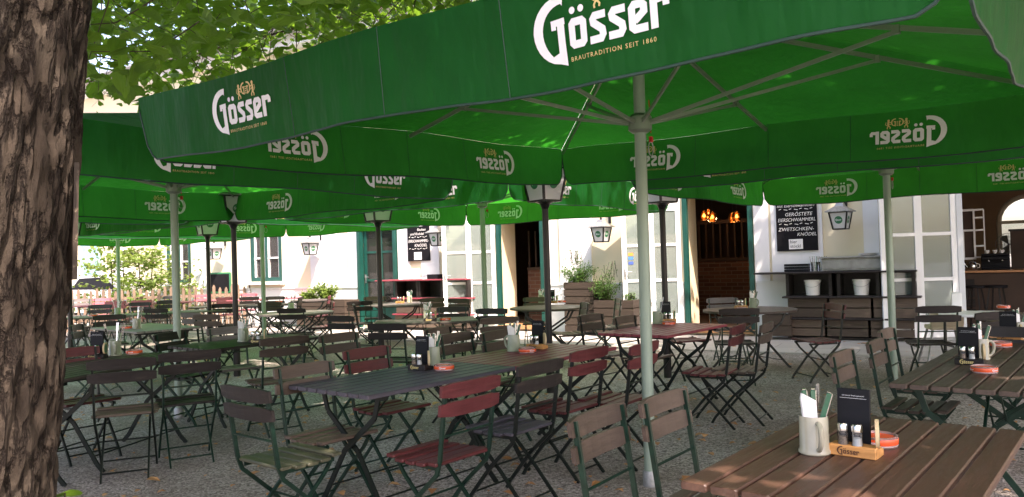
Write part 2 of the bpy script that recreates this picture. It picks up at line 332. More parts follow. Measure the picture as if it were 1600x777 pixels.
def bigG(mb, ox=0, oy=0, k=1, flip=1):
    A = []; B = []
    for i in range(17):
        u = i / 16; a = R(82) + u * R(190)
        A.append((-.18 + 1.20 * cos(a), .72 + 1.14 * sin(a))); 
        a2 = R(80) + u * R(165); B.append((-.12 + .86 * cos(a2) , .84 + .74 * sin(a2) - .40 * u * u))
    A[-1] = (-.02, -.50); A[-2] = (-.32, -.40); B[-1] = (-.34, -.02); B[0] = (-.06, 1.50); A[0] = (.0, 1.86)
    f = lambda p: (ox + flip * p[0] * k, oy + p[1] * k)
    strip(mb, [f(p) for p in A], [f(p) for p in B])
    stroke(mb, [f((-.20, -.30)), f((-.20, 1.02))], .30 * k, .3 * k); stroke(mb, [f((-.02, 1.0)), f((-.60, .97))], .22 * k); stroke(mb, [f((-.50, 1.0)), f((-.50, .76))], .2 * k)
    strip(mb, [f((-.35, .0)), f((-.02, -.5))], [f((-.35, .3)), f((-.05, .3))])
def logo_white():
    mb = MB(); bigG(mb, 0, 0)
    x = .14; stroke(mb, [(x + .13, .2), (x + .13, .8), (x + .2, .87), (x + .54, .87), (x + .61, .8), (x + .61, .2), (x + .54, .13), (x + .2, .13), (x + .13, .2)], .26)
    disc2(mb, (x + .19, 1.26), .12); disc2(mb, (x + .55, 1.26), .12)
    for x in (1.0, 1.74):
        stroke(mb, [(x + .64, .88), (x + .22, .88), (x + .14, .78), (x + .16, .66), (x + .50, .40), (x + .52, .24), (x + .44, .12), (x + .0, .12)], .25)
    x = 2.48; stroke(mb, [(x + .68, .12), (x + .22, .12), (x + .13, .2), (x + .13, .78), (x + .22, .88), (x + .48, .88), (x + .56, .8), (x + .56, .62), (x + .22, .38)], .25)
    x = 3.26; stroke(mb, [(x + .13, 0), (x + .13, 1)], .26); stroke(mb, [(x + .2, .86), (x + .5, .88), (x + .57, .80), (x + .57, .62)], .23)
    return mb
def logo_gold(part):
    mb = MB(); vs, fs = text_mesh('BRAUTRADITION SEIT 1860', .215, 'LEFT', 1.28); mb.add([(v_[0] * 1.0 + .12, v_[1] - .40, 0) for v_ in vs], fs)
    if part == 0: return mb
    mb = MB()
    bigG(mb, 1.86, 1.42, .26, 1); bigG(mb, 2.06, 1.42, .26, -1)
    for yy in (1.36, 1.46, 1.56, 1.66): stroke(mb, [(1.90, yy), (2.02, yy)], .05)
    for sg in (-1, 1):                                    # two upright lions holding the letters
        ox = 1.96; f = lambda a, b_: (ox + sg * a, b_)
        disc2(mb, f(.62, 1.78), .09, 8); stroke(mb, [f(.62, 1.74), f(.66, 1.5), f(.60, 1.3)], .13); stroke(mb, [f(.60, 1.66), f(.42, 1.60)], .06)
        stroke(mb, [f(.62, 1.54), f(.46, 1.46)], .055); stroke(mb, [f(.60, 1.36), f(.50, 1.24), f(.52, 1.14)], .07); stroke(mb, [f(.64, 1.36), f(.72, 1.22), f(.70, 1.12)], .07)
        stroke(mb, [f(.70, 1.36), f(.84, 1.48), f(.80, 1.66)], .04)
    return mb
LW = logo_white(); LG = logo_gold(0); LE = logo_gold(1)
LW.v = [(x - 1.3, y - .6, z) for x, y, z in LW.v]; LG.v = [(x - 1.3, y - .6, z) for x, y, z in LG.v]; LE.v = [(x - 1.3, y - .6, z) for x, y, z in LE.v]   # centred on the word
UNIT = .100

# ------------------------------------------------------------------ setting: ground, pavement
g = MB(); g.add([(-150, -60, 0), (150, -60, 0), (150, 150, 0), (-150, 150, 0)], [(0, 1, 2, 3)]); tag(g.build('ground', M['gravel']), kind='structure')
SL = -.60; ul = math.hypot(1, SL); UX = Vector((1 / ul, SL / ul, 0)); UY = Vector((-SL / ul, 1 / ul, 0))   # along the facade, into the house
O0 = Vector((0, 16.05, 0)); FA = math.atan2(UX.y, UX.x)
def fpt(x, y=0, z=0): return O0 + UX * x + UY * y + Vector((0, 0, z))
def fx(px, off=0, py=430):     # position along the facade of a photo column, off = metres in front (-) or behind (+) of its face
    d = ray(px, py); o = O0 + UY * off; den = d.x * UX.y - d.y * UX.x
    k = (o.x * UX.y - o.y * UX.x) / den; p = Vector((d.x * k, d.y * k, 0)); return (p - o).dot(UX)
pv = MB(); pv.box((0, -1.12, -.03), (70, 2.25, .11)); pvo = pv.build('pavement', M['paving']); pvo.location = O0; pvo.rotation_euler = (0, 0, FA); tag(pvo, kind='structure')

# ------------------------------------------------------------------ the house
house = empty('house', O0, FA); tag(house, 'long cream and white plastered inn with open doors behind the beer garden', 'building')
o1a, o1b = fx(779), fx(852); o2a, o2b = fx(1071), fx(1179); o3a, o3b = fx(1499), fx(1499) + 4.6
ogA, ogB = fx(562), fx(622)
wA, wB = fx(393), fx(441); vA, vB = fx(262), fx(299)
TH = .72; HT = 7.3; OT = 2.62
def wseg(mb, a, b_, z0, z1, th=TH, y0=0): mb.box(((a + b_) / 2, y0 + th / 2, (z0 + z1) / 2), (b_ - a, th, z1 - z0))
wl = MB(); X0, X1 = -34, 26
gaps = [(vA, vB, 1.15, 2.95), (wA, wB, 1.15, 2.95), (ogA, ogB, 0.12, OT), (o1a, o1b, .12, OT), (o2a, o2b, .12, OT), (o3a, o3b, .12, OT)]
x = X0
for a, b_, z0, z1 in gaps:
    wseg(wl, x, a, 0, HT); wseg(wl, a, b_, z1, HT); wseg(wl, a, b_, 0, z0); x = b_
wseg(wl, x, X1, 0, HT); wl.build('wall', M['cream'], house)
for a, b_ in ((X0, vA), (vA, wA), (wA, ogA), (ogB, o1a), (o1b, o2a), (o2b, o3a), (o3b, X1)):
    if b_ - a > .3:
        p = MB(); wseg(p, a + .0 if a == X0 else a + .03, b_ - .03, 0.0, .95, .04, -.04); wseg(p, a + .03, b_ - .03, .95, .985, .06, -.06); p.build('plinth', M['plinth'], house)
def pilaster(a, b_, z0=.985, z1=5.6): p = MB(); wseg(p, a, b_, z0, z1, .035, -.035); p.build('pilaster', M['whitewall'], house)
for a, b_ in ((487, 528), (546, 560), (624, 642), (858, 864), (877, 926), (1181, 1204), (1208, 1288), (1352, 1376), (660, 688)): pilaster(fx(a), fx(b_))
for a in (fx(300) + .2, fx(130), fx(60), fx(180)): pilaster(a, a + .5)
cor = MB(); wseg(cor, X0, X1, 3.6, 3.75, .08, -.08); wseg(cor, X0, X1, HT - .35, HT, .35, -.35); cor.build('cornice', M['whitewall'], house)
rf = MB(); rf.add([(X0, -.7, HT - .02), (X1, -.7, HT - .02), (X1, 5, 9.6), (X0, 5, 9.6), (X0, 10.7, HT - .02), (X1, 10.7, HT - .02)], [(0, 1, 2, 3), (3, 2, 5, 4)]); rf.build('roof', M['tile'], house)
gt = MB(); gt.tube([(X0, -.75, HT - .05), (X1, -.75, HT - .05)], .07, 8); gt.build('gutter', M['galv'], house)
bk = MB(); wseg(bk, X0, o3a - .6, 0, HT, .3, 10); wseg(bk, o3b + .5, X1, 0, HT, .3, 10); bk.build('rear_wall', M['cream'], house)
def window(a, b_, z0, z1, name='window', fm='greenp', bars=2, rows=2, curtain=True):
    f = MB(); c = (a + b_) / 2; wd = b_ - a; y = .03
    for xx in (a + .05, b_ - .05): f.box((xx, y, (z0 + z1) / 2), (.1, .09, z1 - z0))
    f.box((c, y, z0 + .05), (wd - .2, .09, .1)); f.box((c, y, z1 - .05), (wd - .2, .09, .1)); f.box((c, y, (z0 + z1) / 2), (.07, .08, z1 - z0 - .2))
    wdw = f.build(name, M[fm], house)
    k = MB()
    for r in range(1, rows + 1): k.box((c, y + .005, z0 + (z1 - z0) * r / (rows + 1)), (wd - .2, .04, .04))
    for xx in (a + .13, c - .06, c + .06, b_ - .13): k.box((xx, y + .006, (z0 + z1) / 2), (.035, .04, z1 - z0 - .2))
    k.build('muntin', M['whitep'], wdw)
    p = MB(); p.box((c, y + .03, (z0 + z1) / 2), (wd - .2, .008, z1 - z0 - .2)); p.build('pane', M['clear'], wdw)
    if curtain:
        q = MB()
        for s_ in (0, 1):
            n = 14; pts = []
            for i in range(n + 1): pts.append((a + .12 + s_ * (wd * .62) + i * wd * .26 / n, .16 + .02 * (i % 2)))
            q.add([(px_, py_, z0 + .1) for px_, py_ in pts] + [(px_, py_, z1 - .1) for px_, py_ in pts], [(i, i + 1, n + 2 + i, n + 1 + i) for i in range(n)])
        q.build('curtain', M['curtain'], wdw); q = MB(); q.box((c, .115, (z0 + z1) / 2), (wd, .01, z1 - z0)); q.build('curtain', M['curtain'], wdw)
    s_ = MB(); s_.box((c, -.07, z0 - .05), (wd + .24, .2, .06)); s_.build('sill', M['whitewall'], wdw)
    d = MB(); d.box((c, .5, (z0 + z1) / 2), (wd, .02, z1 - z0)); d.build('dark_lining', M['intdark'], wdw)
window(vA, vB, 1.15, 2.95); window(wA, wB, 1.15, 2.95)
for a in (-24, -20.5, -13.4, -9.3, -4.5, 0.5, 4.2):
    f = MB(); f.box((a, -.02, 4.7), (1.0, .05, 1.5)); wu = f.build('upper_window', M['greenp'], house)
    f = MB(); f.box((a - .23, -.05, 4.7), (.38, .01, 1.3)); f.box((a + .23, -.05, 4.7), (.38, .01, 1.3)); f.build('pane', M['darkglass'], wu)
def dframe(a, b_, m_='greenp'):
    f = MB(); f.box((a + .035, -.012, OT / 2 + .06), (.08, .10, OT - .12)); f.box((b_ - .035, -.012, OT / 2 + .06), (.08, .10, OT - .12)); f.box(((a + b_) / 2, -.012, OT - .04), (b_ - a - .15, .10, .08)); f.build('door_frame', M[m_], house)
    r = MB(); r.box((a + .006, TH / 2 + .05, OT / 2), (.01, TH - .12, OT - .1)); r.box((b_ - .006, TH / 2 + .05, OT / 2), (.01, TH - .12, OT - .1)); r.build('reveal', M['reveal'], house)
    s_ = MB(); s_.box(((a + b_) / 2, .2, .1), (b_ - a, .7, .06)); s_.build('threshold', M['orangewood'], house)
for a, b_, mt in ((o1a, o1b, 'greenp'), (o2a, o2b, 'greenp'), (o3a, o3b, 'whitep')): dframe(a, b_, mt)
def leaf(px_hinge, w_, ang, zb, zt, mat='whitep', gm='glass', cols=2, rows=(.41, 1.03, 1.68, 2.33), name='door_leaf', handle=True, loc=None, label=None):
    """door leaf hinged at the wall face, opened outwards; local x runs from the free edge to the hinge"""
    r = empty(name, loc if loc else (fx(px_hinge), -.03, 0)); r.parent = house; r.rotation_euler = (0, 0, ang)
    if label: r['label'] = label
    f = MB(); st = .085
    for i in range(cols + 1): f.box((-w_ * i / cols + (st / 2 if i == cols else -st / 2 if i == 0 else 0), 0, (zb + zt) / 2), (st if i in (0, cols) else .11, .045, zt - zb))
    zs = list(rows); cw = w_ - 2 * st
    f.box((-w_ / 2, 0, (zb + zs[0]) / 2), (cw, .044, zs[0] - zb)); f.box((-w_ / 2, 0, (zs[-1] + zt) / 2 + .02), (cw, .044, zt - zs[-1] - .04))
    for z in zs[1:]: f.box((-w_ / 2, 0, z), (cw, .04, .05))
    f.build('frame', M[mat], r)
    p = MB(); p.box((-w_ / 2, 0, (zs[0] + zs[-1]) / 2), (cw, .008, zs[-1] - zs[0])); p.build('pane', M[gm], r)
    if handle:
        h = MB(); h.box((-w_ + .045, -.03, 1.16), (.03, .01, .2)); h.tube([(-w_ + .045, -.035, 1.2), (-w_ + .045, -.07, 1.2), (-w_ + .17, -.075, 1.2)], .009, 8); h.build('handle', M['galv'], r)
    return r
LA = -FA
leaf(776, 1.12, LA - R(2), .2, 2.75, label='white glazed double leaf with a brass handle left of the narrow doorway')
lf2 = leaf(1066, 1.08, LA - R(3), .2, 2.75, label='white glazed leaf with payment card stickers')
lf3 = leaf(1497, 1.13, LA - R(6), .08, 2.75, rows=(.32, .98, 1.68, 2.4), label='white glazed leaf beside the bar opening', handle=False)
for i, (z, c_) in enumerate(((1.52, (.7, .25, .05)), (1.45, (.05, .2, .5)), (1.36, (.05, .1, .35)))):
    M['st%d' % i] = plain('sticker_%d' % i, c_, .5); s_ = MB(); s_.box((-.92, -.008, z), (.09, .004, .055)); s_.build('sticker', M['st%d' % i], lf2)
# the closed green door
gd = leaf(0, ogB - ogA - .16, 0, .12, OT - .08, 'greenp', 'darkglass', 2, (.55, 1.12, 1.78, 2.42), 'green_door', True, (ogB - .08, .1, 0), 'teal green glazed double door, closed')
f = MB(); f.box((ogA + .04, -.01, OT / 2), (.08, .14, OT)); f.box((ogB - .04, -.01, OT / 2), (.08, .14, OT)); f.box(((ogA + ogB) / 2, -.01, OT - .04), (ogB - ogA - .16, .14, .08)); f.build('door_frame', M['greenp'], house)
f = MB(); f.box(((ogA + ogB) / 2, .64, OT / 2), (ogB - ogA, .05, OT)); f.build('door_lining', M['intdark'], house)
# shutter door far left
sa, sb = fx(129), fx(158); f = MB(); f.box(((sa + sb) / 2, -.03, 1.35), (sb - sa, .06, 2.4))
M['bluegreen'] = plain('faded_blue_green', (.22, .40, .45), .6); sh = f.build('shutter_door', M['bluegreen'], house); f = MB()
for k in range(5): f.box((sa + (sb - sa) * (k + .5) / 5, -.07, 1.35), (.04, .02, 2.2))
f.build('batten', M['bluegreen'], sh)
# interiors
def room(a, b_, dep, mw, mf, ceil=2.9, rear_gap=None, rm='interior'):
    r = MB(); y0 = TH
    r.box((a - .05, y0 + dep / 2, ceil / 2), (.1, dep, ceil)); r.box((b_ + .05, y0 + dep / 2, ceil / 2), (.1, dep, ceil)); r.box(((a + b_) / 2, y0 + dep / 2, ceil + .05), (b_ - a + .2, dep, .1))
    if rear_gap is None: r.box(((a + b_) / 2, y0 + dep + .05, ceil / 2), (b_ - a, .1, ceil))
    r.build('inner_wall', M[mw], house); q = MB(); q.box(((a + b_) / 2, (y0 + dep) / 2 + .05, .07), (b_ - a, dep + .5, .1)); q.build('inner_floor', M[mf], house)
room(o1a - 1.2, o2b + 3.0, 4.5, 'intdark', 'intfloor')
bw = MB(); bw.box(((o1a + o2b) / 2 + .9, TH + 2.6, .72), (o2b - o1a + 3.4, .25, 1.2)); bw.build('brick_wall', M['brick'], house)
b2 = MB(); b2.box(((o1a + o1b) / 2 + .35, TH + .45, .69), (o1b - o1a + .5, .2, 1.14)); b2.build('brick_wall', M['brick'], house)
sp = MB(); sp.box(((o1a + o1b) / 2 + .35, TH + .45, 1.29), (o1b - o1a + .5, .26, .05))
for i in range(9): sp.box((o1a + .1 + i * .17, TH + .45, 1.72), (.035, .035, .8))
sp.box(((o1a + o2b) / 2 + .9, TH + 2.6, 1.36), (o2b - o1a + 3.4, .3, .06)); sp.box(((o1a + o2b) / 2 + .9, TH + 2.6, 2.2), (o2b - o1a + 3.4, .12, .08))
n = int((o2b - o1a + 3.3) / .16)
for i in range(n): sp.box((o1a - .7 + i * .16, TH + 2.6, 1.78), (.035, .035, .8))
sp.build('railing', M['intdark'], house)
# bar room, with an arched window at the back
ra, rb, dep = o3a - .4, o3b + .3, 5.6; room(ra, rb, dep, 'intbeige', 'intfloor', 2.95, True)
aw = fx(1609, TH + dep, 380) ; hw = .55; zs_, zh = 1.0, 1.98
rw = MB(); yy = TH + dep + .1
rw.box(((ra + aw - hw) / 2, yy, 1.475), (aw - hw - ra, .2, 2.95)); rw.box(((rb + aw + hw) / 2, yy, 1.475), (rb - aw - hw, .2, 2.95)); rw.box((aw, yy, zs_ / 2), (2 * hw, .2, zs_))
nseg = 12
for i in range(nseg):
    a0 = pi - pi * i / nseg; a1 = pi - pi * (i + 1) / nseg; xa, xb = aw + hw * cos(a0), aw + hw * cos(a1); za, zb_ = zh + hw * sin(a0), zh + hw * sin(a1)
    rw.add([(xa, yy - .1, za), (xb, yy - .1, zb_), (xb, yy - .1, 2.95), (xa, yy - .1, 2.95), (xa, yy + .1, za), (xb, yy + .1, zb_), (xb, yy + .1, 2.95), (xa, yy + .1, 2.95)], [(0, 1, 2, 3), (7, 6, 5, 4), (0, 4, 5, 1)])
rw.build('inner_wall', M['intbeige'], house)
fr = MB(); fr.tube([(aw - hw, yy - .11, zs_)] + [(aw + (hw) * cos(pi - pi * i / 12), yy - .11, zh + hw * sin(pi - pi * i / 12)) for i in range(13)] + [(aw + hw, yy - .11, zs_)], .05, 6)
fr.box((aw, yy, zh), (2 * hw, .06, .07)); fr.box((aw, yy, (zh + zs_) / 2), (.06, .06, zh - zs_)); arw = fr.build('arched_window', M['cream'], house)
p = MB(); p.box((aw, yy + .03, (zs_ + zh) / 2), (2 * hw, .006, zh - zs_)); p.build('pane', M['clear'], arw)

# ------------------------------------------------------------------ parasols
PY = R(53); ZT = 2.50; VH = .37; HS = 2.0
NRM = [(0, -1), (1, 0), (0, 1), (-1, 0)]
def vpt(k, s_, v_, off, ph=0):
    n = NRM[k]; e = (-n[1], n[0]); sag = .022 * sin(pi * s_ / 2) ** 2
    o_ = off + v_ * (.007 * sin(9.3 * s_ + ph + k) + .012 * sin(3.7 * s_ + 2 * ph) + .003 * sin(19 * s_ + k)) - .035 * v_
    x_ = n[0] * (HS + o_) + e[0] * (s_ - HS); y_ = n[1] * (HS + o_) + e[1] * (s_ - HS)
    return (x_, y_, ZT - sag - VH * v_)
def vlen(s_):      # relative drop: rounded away at the corners
    e = min(s_, 2 * HS - s_); r = .15
    return 1.0 if e >= r else .18 + .82 * math.sqrt(max(0, 1 - ((r - e) / r) ** 2))
def make_parasol(ph=0, hs=2.0):
    global HS
    HS = hs
    root = empty('parasol')
    c = MB()
    for k in range(4):
        n_ = 32; q_ = 8; vs = []
        for i in range(n_ + 1):
            s_ = 2 * HS * i / n_; rim = vpt(k, s_, 0, 0, ph)
            for j in range(q_ + 1):
                q = j / q_; sg = .035 * q * (1 - .3 * q) * abs(sin(pi * s_ / HS)) 
                vs.append((rim[0] * q, rim[1] * q, 3.06 + (rim[2] - 3.06) * q - sg * (1 if 0 < j < q_ else 0)))
        c.add(vs, [(i * (q_ + 1) + j, (i + 1) * (q_ + 1) + j, (i + 1) * (q_ + 1) + j + 1, i * (q_ + 1) + j + 1) for i in range(n_) for j in range(q_)])
    cv = c.build('canopy', M['cloth'], root, True)
    for k in range(4):
        m_ = MB(); n_ = 96; r_ = 5; vs = []
        for i in range(n_ + 1):
            s_ = 2 * HS * i / n_
            for j in range(r_ + 1): vs.append(vpt(k, s_, j / r_ * vlen(s_), .002, ph))
        m_.add(vs, [(i * (r_ + 1) + j, i * (r_ + 1) + j + 1, (i + 1) * (r_ + 1) + j + 1, (i + 1) * (r_ + 1) + j) for i in range(n_) for j in range(r_)])
        va = m_.build('valance', M['cloth'], root, True)
        h = MB(); hv = []
        for i in range(n_ + 1):
            s_ = 2 * HS * i / n_; hv.append(vpt(k, s_, vlen(s_), .002, ph))
        h.tube(hv, .006, 5); h.build('hem', M['navy'], va)
        for q_ in (.345, .5, .655):
            sm_ = MB(); sm_.tube([vpt(k, 2 * HS * q_, j / 6, .003, ph) for j in range(7)], .0022, 4); sm_.build('seam', M['navy'], va)
        for sc in (.25, .75):
            if k == 0 and sc < .5 and hs > 2.1: continue      # plain beside this corner in the photo
            for src, mt, nm_ in ((LW, 'logowhite', 'lettering'), (LG, 'loggold', 'motto'), (LE, 'loggold', 'emblem')):
                for off in (.006, -.004):
                    l = MB(); l.add([vpt(k, 4 * HS / 2 * sc + x_ * UNIT, (.185 - y_ * UNIT) / VH, off, ph) for x_, y_, _ in src.v], src.f)
                    l.build(nm_, M[mt], va)
    # frame
    for k in range(8):
        a = k * pi / 4; rr = HS if k % 2 == 0 else HS * 2 ** .5; d = Vector((cos(a), sin(a), 0)); f = .70 if k % 2 == 0 else .52
        A = Vector((0, 0, 2.98)) + d * .06; B = d * (rr - .04) + Vector((0, 0, ZT - .05)); Mi = A.lerp(B, f)
        r_ = MB(); r_.bar(A, B, .017, .027, d.cross(Vector((0, 0, 1)))); rb_ = r_.build('rib', M['alu'], root)
        s_ = MB(); s_.bar(Vector((0, 0, 2.30)) + d * .05, Mi - Vector((0, 0, .02)), .014, .022, d.cross(Vector((0, 0, 1)))); s_.box(tuple(Mi - Vector((0, 0, .01))), (.036, .036, .045)); s_.build('strut', M['alu'], rb_)
    p = MB(); p.tube([(0, 0, .0), (0, 0, 3.02)], .037, 20); p.build('pole', M['pole'], root, True)
    s_ = MB(); s_.lathe([(.048, -.02), (.048, .09), (.042, .10)], 20); s_.build('base_sleeve', M['galv'], root, True)
    h = MB(); h.lathe([(.05, 2.24), (.075, 2.26), (.075, 2.34), (.05, 2.36)], 16); h.build('hub', M['alu'], root, True)
    t_ = MB(); t_.lathe([(.06, 2.93), (.08, 2.95), (.08, 3.02), (.03, 3.12), (.0, 3.13)], 16); t_.build('top_cap', M['alu'], root, True)
    k_ = MB(); k_.tube([(.05, -.04, 2.45), (.055, -.045, 2.24)], .003, 5); k_.box((.055, -.045, 2.2), (.02, .02, .035)); k_.build('pull_cord', M['redhook'], root)
    h_ = MB(); h_.tube([(.05 + .03 * cos(a), -.045, 2.14 + .045 * sin(a)) for a in [i * pi / 6 for i in range(13)]], .004, 5); h_.build('snap_hook', M['galv'], root)
    return root
PAR = [(.834, 4.922, 'nearest green beer garden parasol spread over the whole right of the picture', 0),
       (3.98, 8.12, 'green parasol on a pale pole in front of the bar counter at the right', 1.3),
       (-3.38, 7.72, 'green parasol on a pale pole between the left dark tables, nearest to the tree', 2.1),
       (-.41, 11.05, 'green parasol on a thin pole in front of the white door, centre of the garden', 3.3),
       (-4.35, 13.4, 'green parasol on a thin pole in front of the green window', 4.2),
       (-7.3, 10.5, 'green parasol half hidden behind the tree trunk at the far left', 5.1),
       (-8.3, 16.2, 'green parasol farthest back on the left near the picket fence', 6.3)]
protos = [Proto(lambda: make_parasol(0, 2.15)), Proto(lambda: make_parasol(1.7)), Proto(lambda: make_parasol(4.1))]
for i, (x_, y_, lb, ph) in enumerate(PAR):
    o = protos[0 if i == 0 else 1 + i % 2]((x_, y_, 0), PY, lb, 'parasol', 'green parasols over the beer garden')
    if i == 0: o.rotation_euler = (Matrix.Rotation(.030, 3, 'X') @ Matrix.Rotation(R(50.5), 3, 'Z')).to_euler()     # it leans a little, like the real one
# slight lean of the poles seen in the photo is left to the camera roll

# ------------------------------------------------------------------ tables and chairs
def slat_top(mb, L, Wd, z, n, th=.026):
    g_ = .010; w_ = (Wd - g_ * (n - 1)) / n
    for i in range(n): mb.cbox((0, -Wd / 2 + w_ / 2 + i * (w_ + g_), z), (L, w_, th), .005)
def make_table(L=1.27, Wd=.74, top='chestnut', steel='bsteel', n=8):
    def fn():
        r = empty('garden_table'); t_ = MB(); slat_top(t_, L, Wd, .735, n); t_.build('tabletop', M[top], r)
        for s_ in (-1, 1): e = MB(); e.box((s_ * (L / 2 - .16), 0, .708), (.035, Wd - .08, .028)); e.build('cross_rail', M[steel], r)
        for s_ in (-1, 1):
            for q in (-1, 1):
                x_ = s_ * (L / 2 - .17) + q * .012; l = MB()
                l.path([(x_, q * (Wd / 2 - .10), .70), (x_, q * (Wd / 2 - .14), .58), (x_, -q * .05, .36), (x_, -q * (Wd / 2 - .12), .06), (x_, -q * (Wd / 2 - .06), 0)], .012, .032, Vector((1, 0, 0))); l.build('leg', M[steel], r)
        for q in (-1, 1):
            b_ = MB(); b_.tube([(-(L / 2 - .17), q * .24, .12), ((L / 2 - .17), q * .24, .12)], .006, 6); b_.build('stretcher', M[steel], r)
        for s_ in (-1, 1):
            b_ = MB(); b_.tube([(s_ * (L / 2 - .17), 0, .38), (s_ * .10, 0, .70)], .006, 6); b_.build('brace', M[steel], r)
        return r
    return Proto(fn)
def make_round(r0=.6, top='grey', steel='bsteel', n=11):
    def fn():
        r = empty('round_table'); t_ = MB(); w_ = 2 * r0 / n
        for i in range(n):
            ya, yb = -r0 + i * w_ + .003, -r0 + (i + 1) * w_ - .003; P = []
            ys = [ya + (yb - ya) * k / 4 for k in range(5)]
            P = [(math.sqrt(max(0, r0 * r0 - y_ * y_)), y_) for y_ in ys] + [(-math.sqrt(max(0, r0 * r0 - y_ * y_)), y_) for y_ in reversed(ys)]
            t_.prism(P, .722, .748)
        t_.build('tabletop', M[top], r)
        for s_ in (-1, 1): e = MB(); e.box((0, s_ * .25, .708), (.8, .035, .026)); e.build('cross_rail', M[steel], r)
        for s_ in (-1, 1):
            for q in (-1, 1):
                l = MB(); y_ = s_ * .25 + q * .011; l.path([(q * .36, y_, .70), (q * .30, y_, .58), (-q * .06, y_, .34), (-q * .36, y_, .03), (-q * .40, y_, 0)], .012, .028, Vector((0, 1, 0))); l.build('leg', M[steel], r)
        for q in (-1, 1): b_ = MB(); b_.tube([(q * .3, -.25, .1), (q * .3, .25, .1)], .006, 6); b_.build('stretcher', M[steel], r)
        return r
    return Proto(fn)
def make_chair(seat, back, steel='steel', backrest=True):
    def fn():
        r = empty('folding_chair'); s_ = MB(); y0 = -.185; dp = .375; n = 5; g_ = .012; w_ = (dp - g_ * (n - 1)) / n
        for i in range(n):
            L = .43 if 0 < i < n - 1 else .41
            s_.cbox((0, y0 + w_ / 2 + i * (w_ + g_), .445 + (.004 if i == n - 1 else 0) + .010 * ((i - 2) / 2) ** 2), (L, w_, .019), .006)
        s_.build('seat', M[seat], r)
        for q in (-1, 1): e = MB(); e.box((q * .165, 0, .428), (.006, .33, .022)); e.build('seat_rail', M[steel], r)
        if backrest:
            b_ = MB()
            for zc, tl in ((.824, 0), (.730, 0)):
                yb = -.195 - (zc - .45) * .15; n = 6; P = []
                for i in range(n + 1):
                    x_ = -.22 + .44 * i / n; P.append((x_, yb - .016 * (1 - (x_ / .22) ** 2) + .004))
                hh = .038; vs = []
                for i, (x_, y_) in enumerate(P):
                    h2 = hh - (.010 if i in (0, n) else 0); tl = .15 * h2
                    vs += [(x_, y_ - .009 + tl, zc - h2), (x_, y_ + .009 + tl, zc - h2), (x_, y_ + .009 - tl, zc + h2), (x_, y_ - .009 - tl, zc + h2)]
                fs = [(0, 1, 2, 3), tuple(4 * n + k for k in (3, 2, 1, 0))]
                for i in range(n):
                    for k in range(4): fs.append((4 * i + k, 4 * i + 4 + k, 4 * i + 4 + (k + 1) % 4, 4 * i + (k + 1) % 4))
                b_.add(vs, fs)
            b_.build('backrest', M[back], r)
        for q in (-1, 1):
            u = MB(); x_ = q * .185; P = [(x_, -.245, .85), (x_, -.19, .47), (x_, -.165, .40), (x_, .0, .25), (x_, .17, .05), (x_, .20, 0)]
            if not backrest: P = P[1:]
            u.path(P, .014, .021, Vector((1, 0, 0))); u.build('upright', M[steel], r)
            l = MB(); x_ = q * .150; l.path([(x_, .165, .435), (x_, .11, .36), (x_, -.04, .215), (x_, -.20, .04), (x_, -.235, 0)], .013, .019, Vector((1, 0, 0))); l.build('leg', M[steel], r)
        for p_ in (((-.185, -.212, .595), (.185, -.212, .595)), ((-.185, .155, .07), (.185, .155, .07)), ((-.15, -.19, .055), (.15, -.19, .055)), ((-.185, .0, .245), (.185, .0, .245)))[0 if backrest else 1:]:
            t_ = MB(); t_.tube(p_, .0065, 6); t_.build('crossbar', M[steel], r)
        return r
    return Proto(fn)
T_ = {k: make_table(top=k) for k in ('slate', 'redtop', 'chestnut', 'brown', 'greentop', 'dark', 'grey', 'pink')}
T_['big'] = make_table(1.30, .78, 'chestnut', 'steel', 8); T_['brownbig'] = make_table(1.27, .78, 'brown', 'steel', 8)
T_['long'] = make_table(1.5, .8, 'lightgrey', 'bsteel', 8)
RT = {'grey': make_round(.6, 'grey'), 'brown': make_round(.58, 'brown'), 'small': make_round(.42, 'grey', n=8)}
TAB = []
def table(kind, p, deg, label, rnd_=False, z=0):
    o = (RT if rnd_ else T_)[kind]((p[0], p[1], z), R(deg), label, 'table', 'slatted round garden tables' if rnd_ else 'slatted folding garden tables'); return (Vector((p[0], p[1], 0)), R(deg))
D = 50.5; dv = Vector((cos(R(D)), sin(R(D)), 0)); pvv = Vector((dv.y, -dv.x, 0))
def edge_table(cx_, cy_, zt=.75): return atz(cx_, cy_, zt)
def from_corner(px, py, L=1.27, Wd=.74, deg=D, sx=1, sy=1):   # centre of a table from the pixel of one corner; sx, sy = which corner
    p = atz(px, py, .75); a = R(deg); u = Vector((cos(a), sin(a), 0)); v_ = Vector((-sin(a), cos(a), 0)); c = p + u * (L / 2 * sx) + v_ * (Wd / 2 * sy); return (c.x, c.y)
T1c = from_corner(575, 618); T1 = table('slate', T1c, D, 'blue-grey slatted table in the middle foreground, butted to a red table')
T2c = (T1c[0] + 1.275 * dv.x, T1c[1] + 1.275 * dv.y); T2 = table('redtop', T2c, D, 'wine-red slatted table butted to the far end of the blue-grey table')
T3c = from_corner(1062, 750, 1.30, .78, D, 1, -1); T3 = table('big', T3c, D, 'nearest brown slatted table at the bottom right, with the big stoneware mug')
T4c = from_corner(1388, 598, 1.27, .78, D, 1, -1); T4 = table('brownbig', T4c, D, 'brown slatted table at the right edge with menu card, mug and ashtray')
T5c = (T4c[0] + 1.275 * dv.x, T4c[1] + 1.275 * dv.y); T5 = table('brownbig', T5c, D, 'brown slatted table behind the right edge table, joined end to end')
T7c = from_corner(1041, 525, 1.35, .76, D); T7 = table('redtop', T7c, D, 'wine-red table crossed by the nearest parasol pole, right of centre')
